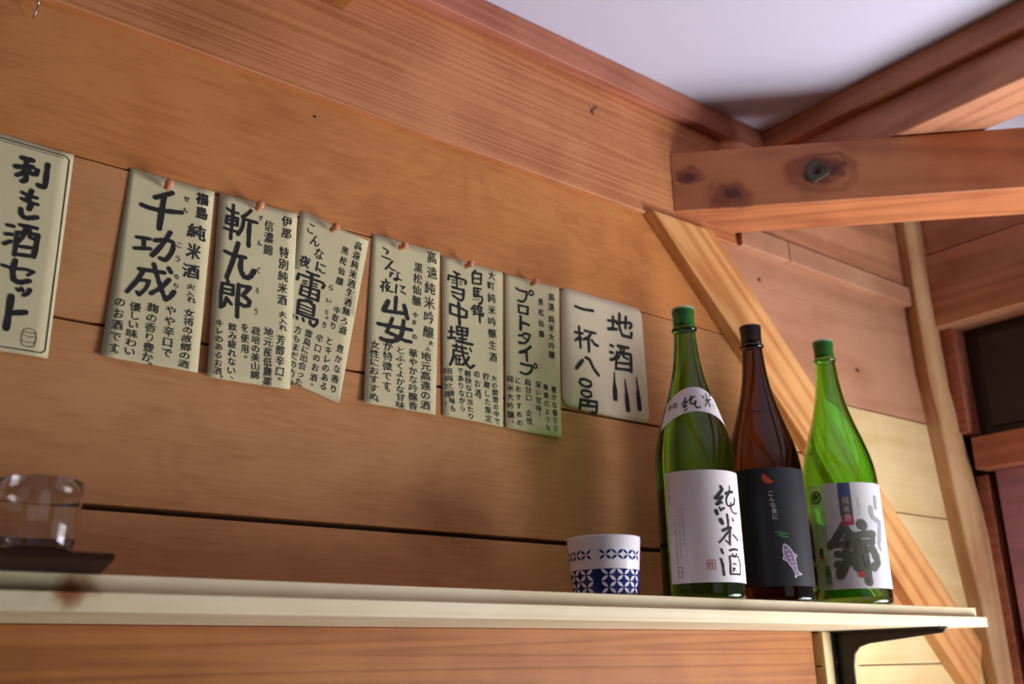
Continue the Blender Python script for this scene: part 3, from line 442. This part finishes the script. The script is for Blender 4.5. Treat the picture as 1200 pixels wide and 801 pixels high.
def paper_mat(name, a, b_):
    m = mat(name, a, .85); nt = m.node_tree; n = nt.nodes.new('ShaderNodeTexNoise'); n.inputs['Scale'].default_value = 14; n.inputs['Detail'].default_value = 4
    tc = nt.nodes.new('ShaderNodeTexCoord'); nt.links.new(tc.outputs['Object'], n.inputs['Vector'])
    mx = nt.nodes.new('ShaderNodeMix'); mx.data_type = 'RGBA'; nt.links.new(n.outputs[0], mx.inputs['Factor'])
    mx.inputs['A'].default_value = srgb(a); mx.inputs['B'].default_value = srgb(b_); nt.links.new(mx.outputs['Result'], nt.nodes['Principled BSDF'].inputs['Base Color'])
    return m
PAPER = paper_mat('washi_paper', 'd8cfa6', 'c6bc92')
PLQ = paper_mat('plaque_paper', 'dccfb4', 'd2c4a4')
GRP = 'hand-lettered drink menu sheets pinned in a row'
INFO = {
 'set':   ('leftmost menu sheet with a black ruled border and a small barrel drawing', PAPER, 0, 0),
 'senko': ('unbordered menu sheet just right of the bordered one, big three-character title 千功成', PAPER, 0, 0),
 'zan':   ('menu sheet titled 斬九郎, overlapping the tilted sheet to its right', PAPER, -.0016, 0),
 'rai':   ('tilted menu sheet titled 雷鳥 tucked behind its left neighbour', PAPER, .0006, 0),
 'yama':  ('menu sheet with the bold two-character title 山女, right of the tilted one', PAPER, 0, 0),
 'yuki':  ('menu sheet with the vertical title 雪中埋蔵', PAPER, 0, 0),
 'proto': ('narrow menu sheet with the katakana title プロトタイプ, beside the round-cornered price card', PAPER, 0, 0),
 'plaque': ('round-cornered cream price card with three bottle silhouettes', PLQ, 0, .016),
}
allb = ''; alls = ''; parsed = {}
for k, (cs, s) in SHEETS.items():
    L_ = [t.split(',') for t in s.split(';') if t]; parsed[k] = [(c, float(x), float(z), float(a)/1000, float(b_)/1000, int(m_)) for c, x, z, a, b_, m_ in L_]
    for c, x, z, a, b_, m_ in parsed[k]:
        if a > .0125 and m_: allb += c
        else: alls += c
GB = glyphs(allb+'純米酒錦', 0, 4); GS = glyphs(alls+'清酒こんな夜に', 0, 2)
def brush(bm, width, pts):
    """a marker stroke: a smooth ribbon with round ends"""
    P = [Vector(p) for p in pts]; Q = []
    if len(P) == 2: Q = [P[0].lerp(P[1], i/4) for i in range(5)]
    else:
        for i in range(len(P)-1):
            p0 = P[i-1] if i else P[0]*2-P[1]; p1 = P[i]; p2 = P[i+1]; p3 = P[i+2] if i+2 < len(P) else P[-1]*2-P[-2]
            sharp = lambda a, b_, c_: (b_-a).angle(c_-b_, 0) > 1.1
            t1 = (p2-p1) if (i and sharp(p0, p1, p2)) or not i else (p2-p0)*.5
            t2 = (p2-p1) if (i+2 >= len(P) or sharp(p1, p2, p3)) else (p3-p1)*.5
            for k in range(5):
                t = k/5; Q.append((2*t**3-3*t**2+1)*p1+(t**3-2*t**2+t)*t1+(-2*t**3+3*t**2)*p2+(t**3-t**2)*t2)
        Q.append(P[-1])
    prev = None; r = width/2; n = len(Q)
    for i, q in enumerate(Q):
        d = (Q[min(i+1, n-1)]-Q[max(i-1, 0)])
        if d.length < 1e-9: continue
        nn = Vector((-d.y, d.x)).normalized()*r*(1+.10*math.sin(i*.9+q.x*900))
        a = bm.verts.new((q.x+nn.x, 0, q.y+nn.y)); b_ = bm.verts.new((q.x-nn.x, 0, q.y-nn.y))
        if prev: bm.faces.new((prev[0], a, b_, prev[1]))
        prev = (a, b_)
    for q in [Q[0], Q[-1]]+[p for p in P[1:-1]]: bm.faces.new([bm.verts.new((q.x+r*.98*math.cos(k*.5236), 0, q.y+r*.98*math.sin(k*.5236))) for k in range(12)])
def ring_bm(bm, x, z, rx, rz, t, seg=20):
    A = [bm.verts.new((x+rx*math.cos(i/seg*6.2832), 0, z+rz*math.sin(i/seg*6.2832))) for i in range(seg)]
    B = [bm.verts.new((x+(rx-t)*math.cos(i/seg*6.2832), 0, z+(rz-t)*math.sin(i/seg*6.2832))) for i in range(seg)]
    for i in range(seg): bm.faces.new((A[i], A[(i+1) % seg], B[(i+1) % seg], B[i]))
def drape(bm, fn, off):
    """cut long triangles and lay the ink on the sheet"""
    for v in bm.verts: v.co.y = fn(v.co.x, v.co.z)+off
def line_bm(bm, pts, t):
    for (x0, z0), (x1, z1) in zip(pts, pts[1:]):
        d = Vector((x1-x0, z1-z0)); n = max(1, int(d.length/.01)); p = Vector((-d.y, d.x)).normalized()*t/2
        for i in range(n):
            a = Vector((x0, z0))+d*i/n; b_ = Vector((x0, z0))+d*(i+1)/n
            bm.faces.new([bm.verts.new((q.x, 0, q.y)) for q in (a-p, b_-p, b_+p, a+p)])
for si, (k, (cs, s)) in enumerate(SHEETS.items()):
    label, mt, yo, r = INFO[k]
    amp = {'set': .0012, 'senko': .004, 'zan': .005, 'rai': .003, 'yama': .004, 'yuki': .004, 'proto': .004, 'plaque': .0012}[k]
    fn = curl_fn(si*1.37+.4, cs, amp)
    P = paper('menu_sheet' if k != 'plaque' else 'price_card', cs, fn, mt, label, 'poster' if k != 'plaque' else 'card', GRP if k != 'plaque' else None, yo, r)
    rot0 = math.atan2(cs[1][1]-cs[0][1], cs[1][0]-cs[0][0]) if k == 'rai' else 0
    bt = bmesh.new(); sm = bmesh.new(); rnd = random.Random(si)
    for ci, (c, x, z, a, h, m_) in enumerate(parsed[k]):
        big = a > .0125 and m_
        if c == '○': ring_bm(bt, x, z, a/2, h/2, .0016 if k == 'proto' else .0022); continue
        stamp(sm, GB if big else GS, c, x, z, a if m_ else a*.97, h*(1 if m_ else .95), m_, rot0+rnd.uniform(-.07, .07), .06, si*40+ci, .00045 if big else .00012)
    if k == 'set':
        bo = bmesh.new(); ox = [(-.02, .5135), (.2165, .5121), (.2195, .5095), (.2178, .302), (.2150, .2992), (.13, .2986)]
        ox[0] = (.124, .5150); ox.append((.1385, .2992)); ox[-2] = (.1385, .2990)
        line_bm(bo, [(.1245, .5142), (.2140, .5126), (.2175, .5095), (.2180, .3020), (.2150, .2990), (.1385, .2988), (.1285, .51), (.1245, .5142)], .0011)
        line_bm(bo, [(.1265, .5112), (.2120, .5098)], .0006)
        drape(bo, fn, yo-.00042); bm_obj('ruled_border', bo, INK, P)
        ba = bmesh.new(); x, z = .202, .3116
        line_bm(ba, [(x-.0055, z+.0075), (x-.0068, z), (x-.0055, z-.0075), (x, z-.009), (x+.0055, z-.0075), (x+.0068, z), (x+.0055, z+.0075)], .0007)
        ring_bm(ba, x, z+.0075, .0058, .0025, .0006); line_bm(ba, [(x-.0066, z+.0028), (x, z+.0012), (x+.0066, z+.0028)], .0005); line_bm(ba, [(x-.0066, z-.003), (x, z-.0046), (x+.0066, z-.003)], .0005)
        drape(ba, fn, yo-.0005); bm_obj('barrel_drawing', ba, INK2, P)
    if k == 'plaque':
        for (xa, za), (xb, zb) in (((.9895, .4089), (.9888, .3648)), ((1.0105, .4019), (1.0137, .3517)), ((1.0349, .4085), (1.0378, .3564))):
            bb = bmesh.new(); H = za-zb; pts = []
            pr2 = [(0, .0011), (.06, .0014), (.12, .0011), (.3, .0013), (.42, .0026), (.52, .0040), (.62, .0046), (.93, .0046), (1, .0034)]
            L2 = [(-r_, t) for t, r_ in pr2]; R2 = [(r_, t) for t, r_ in pr2][::-1]
            vs = [bb.verts.new((xa+(xb-xa)*t+dx, 0, za-H*t)) for dx, t in L2+R2]
            bb.faces.new(vs); bmesh.ops.triangulate(bb, faces=bb.faces)
            drape(bb, fn, yo-.0005); bm_obj('bottle_silhouette', bb, INK, P)
    bt.free()
    for ch in STROKES[k].split('/'):
        tb = bmesh.new()
        for st in ch.split(';'):
            w_, ps = st.split(':'); brush(tb, float(w_)*.0014, [tuple(int(t)/10000 for t in p.split()) for p in ps.split(',')])
        drape(tb, fn, yo-.0006); bm_obj('brush_character', tb, INK, P)
    if len(sm.verts): drape(sm, fn, yo-.0005); tag(bm_obj('small_lettering', sm, INK2, P), kind='stuff')
    else: sm.free()
# pins
PINM = wood('pin_wood', 'e0946a', 'c8703f', (3, 60, 60), 3, .3, .1, rough=.4)
who = ['first sheet right of the bordered one', 'sheet that overlaps the tilted one', 'tilted sheet', 'sheet just right of the tilted one', 'sheet with the four-character title', 'narrow sheet beside the price card']
first = None
for i, (x, z) in enumerate([(.3219, .5137), (.4287, .5182), (.5277, .5170), (.6268, .5175), (.7316, .5172), (.8448, .5175)]):
    e = empty('push_pin', (x*.985, -.0155, z*.985+.0005), label='wooden push pin holding the ' + who[i], cat='push pin', group='wooden push pins along the sheets')
    e.rotation_euler = (math.pi/2, random.uniform(-.15, .15), random.uniform(-.2, .2))
    if first is None:
        hb = lathe_bm([(0, .0055), (.0030, .0052), (.0046, .0038), (.0050, .0015), (.0044, -.0008), (.0032, -.0018), (.0028, -.0045), (.0036, -.0070), (.0040, -.0085), (0, -.0086)], 20)
        h = bm_obj('head', hb, PINM, e, smooth=True); sh = bm_obj('shaft', lathe_bm([(.0005, -.0085), (.0005, -.0165), (0, -.0175)], 8), STEEL, e); first = (h, sh)
    else:
        for q in first: c_ = q.copy(); C.objects.link(c_); c_.parent = e
    C.objects
# hook at the top left
hk = bmesh.new()
for a, b_ in (((.1660, -.0075, .700), (.1650, -.0105, .672)), ((.1650, -.0105, .672), (.1635, -.0120, .6600)), ((.1635, -.0120, .6600), (.1628, -.0060, .6575))):
    a = Vector(a); b_ = Vector(b_); d = b_-a
    bmesh.ops.create_cone(hk, cap_ends=True, segments=8, radius1=.0009, radius2=.0009, depth=d.length, matrix=Matrix.Translation((a+b_)/2) @ d.to_track_quat('Z', 'Y').to_matrix().to_4x4())
tag(bm_obj('wire_hook', hk, STEEL, smooth=True), 'thin metal wire hook hanging at the top left corner of the wall', 'hook')
# ================= bottles
def interp(prof, z):
    for (r0, z0), (r1, z1) in zip(prof, prof[1:]):
        if z0 <= z <= z1: return r0+(r1-r0)*((z-z0)/(z1-z0) if z1 > z0 else 0)
    return prof[-1][0]
BP = [(.0500, .0), (.0522, .003), (.0525, .006), (.0525, .160), (.0520, .176), (.0506, .192), (.0478, .207), (.0440, .222), (.0394, .237), (.0342, .253), (.0292, .269), (.0245, .286), (.0208, .303), (.0180, .321), (.0162, .339), (.0150, .355), (.0146, .362)]
def smooth_prof(P, n=3):
    out = []
    for i in range(len(P)-1):
        p0 = P[max(i-1, 0)]; p1 = P[i]; p2 = P[i+1]; p3 = P[min(i+2, len(P)-1)]
        for k in range(n):
            t = k/n
            out.append(tuple(.5*((2*p1[j])+(-p0[j]+p2[j])*t+(2*p0[j]-5*p1[j]+4*p2[j]-p3[j])*t*t+(-p0[j]+3*p1[j]-3*p2[j]+p3[j])*t**3) for j in (0, 1)))
    return out+[P[-1]]
BP = BP[:3]+smooth_prof(BP[3:], 3)
def glass_mat(name, col, ior=1.5, rough=.02, tw=1.0):
    return mat(name, col, rough, Transmission_Weight=tw, IOR=ior)
class Wrap:
    """maps (arc metres or angle, height) onto the outside of a body of revolution standing at e"""
    def __init__(s, x, y, z, prof, sr=1, sz=1):
        s.x, s.y, s.z, s.prof, s.sr, s.sz = x, y, z, prof, sr, sz
        d = Vector((-x, -1.00625-y)).normalized(); s.a0 = math.atan2(d.y, d.x)
    def r(s, z): return interp(s.prof, z/s.sz)*s.sr
    def pt(s, phi, z, eps=.0003):     # phi in radians, + to the right as seen from the front
        r = s.r(z)+eps; a = s.a0+phi
        return Vector((r*math.cos(a), r*math.sin(a), z))
    def wrap(s, bm, eps, rref, step=.003):
        """bm is flat: x = arc length at rref, z = height"""
        if not bm.verts: return
        xs = [v.co.x for v in bm.verts]; x = min(xs)+step
        while x < max(xs):
            bmesh.ops.bisect_plane(bm, geom=bm.verts[:]+bm.edges[:]+bm.faces[:], plane_co=(x, 0, 0), plane_no=(1, 0, 0)); x += step
        for v in bm.verts: v.co = s.pt(v.co.x/rref, v.co.z, eps)
def patch(W, f0, f1, zb, zt_, eps=.0003, n=28, m_=8, bend=0):
    bm = bmesh.new(); g = []
    for i in range(n+1):
        p = f0+(f1-f0)*i/n; c_ = (p-(f0+f1)/2)
        g.append([bm.verts.new(W.pt(p, zb+(zt_-zb)*j/m_+bend*c_*c_, eps)) for j in range(m_+1)])
    for i in range(n):
        for j in range(m_): bm.faces.new((g[i][j], g[i+1][j], g[i+1][j+1], g[i][j+1]))
    return bm
def bottle(x, y, sr, sz, glassm, capm, capface, label, hollow, liquid=None):
    e = empty('sake_bottle', (x, y, zt), label=label, cat='bottle', group='large glass bottles standing on the shelf')
    P = [(r*sr, z*sz) for r, z in BP]
    outer = [(0, .004), (.035*sr, .0035), (.044*sr, .0005)]+P
    if hollow:
        inner = [(max(.009, r-.0035), z) for r, z in P if z > .008][::-1]
        prof = outer+[(P[-1][0]-.004, P[-1][1])]+inner[1:]+[(.040*sr, .010), (.02*sr, .013), (0, .0135)]
    else: prof = outer+[(0, P[-1][1]+.0001)]
    bm_obj('glass_body', lathe_bm(prof, 96), glassm, e, smooth=True)
    zc = .362*sz; H = .395*sz
    ringb = lathe_bm([(.0140, zc-.002), (.0168, zc-.001), (.0176, zc+.001), (.0168, zc+.0032), (.0140, zc+.004)], 48)
    bm_obj('neck_ring', ringb, glassm if hollow else glassm, e, smooth=True)
    cb = lathe_bm([(.0142, zc+.0045), (.0152, zc+.006), (.0150, zc+.012), (.0151, zc+.020), (.0156, H-.009), (.0158, H-.003), (.0156, H-.0008)], 48)
    c_ = bm_obj('cap_sleeve', cb, capm, e, smooth=True)
    tb = lathe_bm([(.0159, H-.0035), (.0162, H-.0022), (.0157, H-.0004), (.0150, H), (0, H)], 48)
    bm_obj('cap_top', tb, capface, e, smooth=True)
    return e, Wrap(x, y, 0, P, 1, 1)
GREEN1 = glass_mat('green_glass_deep', (.12, .36, .04, 1), 1.40)
BROWN = glass_mat('brown_glass', (.085, .028, .012, 1), 1.40)
GREEN3 = glass_mat('green_glass_bright', (.36, .80, .16, 1), 1.48)
CAPG = mat('cap_green', (.03, .20, .03, 1), .15, Transmission_Weight=.4); CAPD = mat('cap_dark', '1c1210', .3)
CAPT = mat('cap_tin', 'b8d0b0', .3, Metallic=.5)
LABW = mat('label_white', 'e6dfe2', .55); LABK = mat('label_charcoal', '23252b', .45); RED = mat('stamp_red', 'c8452e', .6)
GREY = mat('label_grey_ink', '626458', .7)
D = math.radians
# --- bottle 1
e1, W1 = bottle(.9977, -.135, 1.0, .995, GREEN1, CAPG, CAPT, 'tall green bottle with a white 純米酒 label and a white neck band', False)
lab = bm_obj('front_label', patch(W1, D(-47), D(100), .0185, .1575, .0004, 40, 4), LABW, e1)
RR = .0525
def on(W, parent, name, items, G, m_, eps=.0008, rref=RR, wob=.03):
    bm = bmesh.new()
    for i, (ch, deg, z, a, h) in enumerate(items): stamp(bm, G, ch, D(deg)*rref, z, a, h, 1, 0, wob, i+deg, .0008 if a > .02 else 0)
    W.wrap(bm, eps, rref); return tag(bm_obj(name, bm, m_, parent), kind='stuff')
def traced(W, parent, name, key, m_, eps, rref):
    bm = bmesh.new()
    for st in LABEL_STROKES[key].split(';'):
        w_, ps = st.split(':'); brush(bm, float(w_)*.001, [tuple(int(t)/10000 for t in p.split()) for p in ps.split(',')])
    W.wrap(bm, eps, rref, .002); return tag(bm_obj(name, bm, m_, parent), kind='stuff')
traced(W1, lab, 'brush_lettering', 'front', INK, .0008, RR)
sb = bmesh.new(); rnd = random.Random(9)
def strokes(bm, deg, z0, z1, a, pitch, rref=RR, dens=3):
    """an unreadably small column of print: short strokes"""
    z = z0
    while z > z1:
        for _ in range(dens):
            cx = D(deg)*rref+rnd.uniform(-a*.35, a*.35); cz = z+rnd.uniform(-pitch*.3, pitch*.3)
            if rnd.random() < .5: w_, h_ = a*rnd.uniform(.5, .9), .0004
            else: w_, h_ = .0004, pitch*rnd.uniform(.4, .75)
            bm.faces.new([bm.verts.new((cx+dx*w_/2, 0, cz+dz*h_/2)) for dx, dz in ((-1, -1), (1, -1), (1, 1), (-1, 1))])
        z -= pitch
strokes(sb, -22, .110, .064, .0022, .0030); strokes(sb, -28, .109, .050, .0030, .0042); strokes(sb, -34, .098, .026, .0018, .0026)
strokes(sb, -41, .146, .118, .0020, .0026)
W1.wrap(sb, .0008, RR); tag(bm_obj('small_print', sb, mat('small_print_grey', '8a7d80', .7), lab), kind='stuff')
bx = bmesh.new(); x = D(-31)*RR
line_bm(bx, [(x-.003, .026), (x+.003, .026), (x+.003, .038), (x-.003, .038), (x-.003, .026)], .0006); line_bm(bx, [(x-.003, .032), (x+.003, .032)], .0006)
W1.wrap(bx, .0008, RR); bm_obj('boxed_mark', bx, INK2, lab)
rs = bmesh.new(); x = D(12)*RR
line_bm(rs, [(x-.005, .034), (x+.005, .034), (x+.005, .045), (x-.005, .045), (x-.005, .034)], .0008)
line_bm(rs, [(x-.003, .036), (x-.002, .043)], .0009); line_bm(rs, [(x-.0035, .040), (x+.0035, .041)], .0009); line_bm(rs, [(x+.002, .036), (x+.001, .044)], .0009); line_bm(rs, [(x-.003, .0375), (x+.003, .0372)], .0007)
W1.wrap(rs, .0008, RR); bm_obj('red_seal', rs, RED, lab)
nb = bm_obj('neck_label', patch(W1, D(-62), D(88), .237, .273, .0005, 40, 8, bend=-.012), LABW, e1, smooth=True)
rn = .034
def on2(items, name, G, m_):
    bm = bmesh.new()
    for i, (ch, deg, z, a, h) in enumerate(items): stamp(bm, G, ch, D(deg)*rn, z, a, h, 1, 0, .05, i+3, .0004 if a > .01 else 0)
    W1.wrap(bm, .0011, rn, .002); tag(bm_obj(name, bm, m_, nb), kind='stuff')
traced(W1, nb, 'brush_lettering', 'neck', INK, .0011, .034)
on2([('清', -47, .247, .007, .007), ('酒', -34, .2485, .007, .007)], 'small_lettering', GS, INK2)
# --- bottle 2
e2, W2 = bottle(1.152, -.128, 1.0, 1.01, BROWN, CAPD, CAPD, 'dark brown bottle with a charcoal label, middle of the three', False)
lab2 = bm_obj('front_label', patch(W2, D(-100), D(112), .0195, .178, .0004, 56, 4), LABK, e2)
on(W2, lab2, 'lettering', [('こ', 6, .142, .006, .006), ('ん', 7, .134, .006, .006), ('な', 8, .126, .007, .007), ('夜', 9, .118, .007, .007), ('に', 9.5, .110, .007, .006)], GS, mat('label_white_ink', 'd8d4d4', .6))
cr = bmesh.new(); x = D(5)*RR; z = .163; pts = []
for i in range(11): a = math.pi*(.75)+math.pi*i/10; pts.append((x+.0085*math.cos(a), z+.0085*math.sin(a)+.001))
cr.faces.new([cr.verts.new((px, 0, pz)) for px, pz in pts]); W2.wrap(cr, .0008, RR); bm_obj('red_half_moon', cr, mat('moon_red', 'd84a28', .5), lab2)
gr = bmesh.new(); x = D(16)*RR
for dx, dz in ((-.004, .0905), (.003, .0885), (-.001, .0865), (.004, .084)): line_bm(gr, [(x+dx-.005, dz), (x+dx, dz-.0008), (x+dx+.005, dz)], .0011)
W2.wrap(gr, .0008, RR); bm_obj('green_waves', gr, mat('wave_green', '3f9a50', .6), lab2)
fi = bmesh.new(); A = Vector((D(18)*RR, .074)); B = Vector((D(36)*RR, .032)); ax = (B-A); L_ = ax.length; ax.normalize(); pn = Vector((ax.y, -ax.x))
def fp(t, s_): q = A+ax*t*L_+pn*s_; return (q.x, q.y)
body = [(0, 0), (.08, .0035), (.22, .0062), (.42, .0068), (.6, .0052), (.8, .002), (.86, .0018), (1, .006), (.96, 0), (1, -.006), (.86, -.0018), (.8, -.002), (.6, -.005), (.42, -.0064), (.22, -.006), (.08, -.0035)]
P2 = [fp(t, s_) for t, s_ in body]
f_ = fi.faces.new([fi.verts.new((px, 0, pz)) for px, pz in P2]); bmesh.ops.triangulate(fi, faces=[f_]); W2.wrap(fi, .0007, RR)
fish = bm_obj('fish_drawing', fi, mat('fish_purple', '8d6c98', .6), lab2)
fo = bmesh.new(); line_bm(fo, P2+[P2[0]], .0013); line_bm(fo, [fp(.3, .0066), fp(.38, .0105), fp(.48, .0064)], .0013); line_bm(fo, [fp(.35, -.0066), fp(.45, -.0105), fp(.5, -.006)], .0013); line_bm(fo, [fp(.16, .004), fp(.2, 0), fp(.16, -.004)], .001)
for t in (.3, .42, .54, .66): line_bm(fo, [fp(t, .002), fp(t+.03, -.0015)], .0016)
W2.wrap(fo, .0010, RR); bm_obj('fish_outline', fo, mat('fish_white', 'cfc8d2', .6), lab2)
s3 = bmesh.new(); strokes(s3, -52, .120, .085, .003, .004); W2.wrap(s3, .0008, RR); tag(bm_obj('small_print', s3, mat('label_dim_ink', '4a4d55', .6), lab2), kind='stuff')
# --- bottle 3
S3 = 1.057
e3, W3 = bottle(1.324, -.134, S3, 1.03, GREEN3, CAPG, CAPT, 'bright green see-through bottle with a translucent brush-lettered label, rightmost', True)
R3 = RR*S3
FILM = mat('label_film', 'cfe6c4', .5, Alpha=.55); LABT = mat('label_frosted', 'dcd8dc', .5, Alpha=.93)
fl = bm_obj('label_film', patch(W3, D(-55), D(-27), .021, .172, .0004, 10, 4), FILM, e3)
lab3 = bm_obj('front_label', patch(W3, D(-27), D(100), .021, .172, .0004, 36, 4), LABT, e3)
traced(W3, lab3, 'brush_lettering', 'big', GREY, .0009, R3)
traced(W3, lab3, 'brush_strokes', 'wash', mat('label_grey_wash', '9a9ca0', .7), .0007, R3)
def rect(W, parent, name, d0, d1, z0, z1, m_, eps=.0007, rref=None):
    return bm_obj(name, patch(W, D(d0), D(d1), z0, z1, eps, 4, 2), m_, parent)
rect(W3, lab3, 'blue_band', -4, 14, .152, .172, mat('band_blue', '4a5a80', .6))
rect(W3, lab3, 'grey_band', -4, 14, .124, .152, mat('band_grey', '565a5c', .6))
rect(W3, lab3, 'red_band', -3, 14, .110, .124, mat('band_red', 'b8405a', .6), .0010)
t3 = bmesh.new()
for i, ch in enumerate('純米酒'): stamp(t3, GB, ch, D(5)*R3, .146-.0125*i, .009, .011, 1, 0, .03, i)
W3.wrap(t3, .0011, R3); bm_obj('band_lettering', t3, mat('band_pale', 'd8c8b8', .6), lab3)
t4 = bmesh.new(); strokes(t4, 24, .148, .122, .0030, .0038, R3); strokes(t4, 66, .09, .035, .004, .004, R3); strokes(t4, 78, .10, .045, .004, .004, R3); W3.wrap(t4, .0011, R3); tag(bm_obj('small_print', t4, GREY, lab3), kind='stuff')
rect(W3, lab3, 'red_seal', 12, 20, .036, .045, RED, .0012)
em = bmesh.new(); x = D(-40)*R3; z = .154; ring_bm(em, x, z, .0098, .0098, .003, 24)
for p, q in (((-.004, .004), (.004, -.002)), ((-.003, -.004), (.005, .003)), ((-.006, 0), (.001, .001)), ((-.001, .006), (.002, .0))): line_bm(em, [(x+p[0], z+p[1]), (x+q[0], z+q[1])], .003)
W3.wrap(em, .0008, R3, .002); bm_obj('green_emblem', em, mat('emblem_green', '1f5a30', .6), fl)
rect(W3, fl, 'dark_mark', -44, -37, .066, .080, mat('mark_dark', '2a3028', .6)); rect(W3, fl, 'red_mark', -40, -36, .062, .070, RED, .0009)
t5 = bmesh.new(); strokes(t5, -33, .135, .095, .0025, .003, R3); strokes(t5, -44, .13, .09, .0022, .003, R3); W3.wrap(t5, .0008, R3); tag(bm_obj('small_print', t5, mat('film_print', '4e7a4c', .7), fl), kind='stuff')
bc = bmesh.new(); x = D(-33)*R3; z = .054
while z > .028:
    t = rnd.choice((.0006, .0010, .0014)); bc.faces.new([bc.verts.new((x+a*.0045, 0, z+b_*t/2)) for a, b_ in ((-1, -1), (1, -1), (1, 1), (-1, 1))]); z -= t+rnd.choice((.0007, .0011))
W3.wrap(bc, .0008, R3); tag(bm_obj('barcode', bc, mat('barcode_ink', '2a3a2a', .7), fl), kind='stuff')
# ================= soba cup
CP = [(.0375, .0), (.0384, .002), (.0440, .0680)]
ce = empty('soba_cup', (.8305, -.130, zt), label='white porcelain cup with blue lattice petals, left of the bottles', cat='cup')
PORC = mat('porcelain', 'e4dfe6', .12); COB = mat('cobalt', '1c2c6c', .15)
cprof = [(0, .0035), (.030, .0035), (.033, .0003), (.0365, .0), (.0384, .002), (.0438, .0665), (.0437, .0678), (.0428, .0682), (.0418, .0674), (.0368, .010), (.034, .007), (0, .0065)]
bm_obj('body', lathe_bm(cprof, 80), PORC, ce, smooth=True)
WC = Wrap(.8305, -.130, 0, [(.0382, 0), (.0384, .002), (.0438, .0665), (.0438, .07)])
band = bm_obj('blue_band', patch(WC, 0, 2*math.pi, .0015, .0295, .00025, 96, 3), COB, ce, smooth=True)
pe = bmesh.new(); pb2 = bmesh.new()
def petal(bm, a0_, z0_, a1_, z1_, wd, eps):
    """lens between two points given as (angle deg, z)"""
    n = 8; rr = .041; p = Vector((D(a0_)*rr, z0_)); q = Vector((D(a1_)*rr, z1_)); d = q-p; nrm = Vector((-d.y, d.x)).normalized()
    L1 = [p+d*i/n+nrm*wd*math.sin(math.pi*i/n) for i in range(n+1)]; L3 = [p+d*i/n-nrm*wd*math.sin(math.pi*i/n) for i in range(1, n)][::-1]
    vs = [bm.verts.new(WC.pt(v.x/rr, v.y, eps)) for v in L1+L3]; bm.faces.new(vs)
for pnl in range(4):
    b0 = -7+90*pnl; cell = 26; h_ = .0140
    for row in range(2):
        for k_ in range(3):
            ca = b0+cell*(k_+.5); cz = .0017+h_*(row+.5)
            for sa in (-1, 1):
                for sz_ in (-1, 1): petal(pe, ca+sa*1.2, cz+sz_*.0006, ca+sa*(cell/2-.8), cz+sz_*(h_/2-.0005), .0019, .0005)
    c2 = 78/4
    for k_ in range(4):
        ca = b0+c2*(k_+.5)-1
        for sa in (-1, 1):
            for sz_ in (-1, 1): petal(pb2, ca+sa*.8, .0455+sz_*.0004, ca+sa*(c2/2-.3), .0455+sz_*.0056, .00135, .0004)
tag(bm_obj('white_petals', pe, PORC, ce), kind='stuff'); tag(bm_obj('blue_lattice', pb2, COB, ce), kind='stuff')
# ================= tray and glass at the left
ty = [(-.45, -.255), (.2205, -.279), (.2445, -.165), (.262, -.055), (-.45, -.04)]
tray = tag(bm_obj('tray', prism_bm(ty, 'z', zt+.0003, zt+.0052, .0006), TRAYW), 'thin dark wooden tray jutting over the shelf edge at the left', 'tray')
GL = mat('clear_glass', (1, 1, 1, 1), .0, Transmission_Weight=1.0, IOR=1.47)
gp = [(0, 0), (.020, .0), (.0235, .0012), (.0265, .0065), (.0285, .016), (.0300, .032), (.0303, .045), (.0300, .0572), (.0295, .0577), (.0291, .0572), (.0294, .045), (.0290, .032), (.0276, .018), (.0250, .0095), (.0200, .0060), (0, .0055)]
gp = gp[:3]+gp[3:]
g = tag(bm_obj('glass_tumbler', lathe_bm(gp, 96), GL, smooth=True), 'small clear glass tumbler standing on the dark tray', 'glass')
g.location = (.1835, -.205, zt+.0055)
# ================= lift everything to its height above the floor
for o in list(C.objects):
    if o.parent is None and o.type in {'MESH', 'EMPTY'}: o.location.z += Z0
bpy.context.view_layer.update()
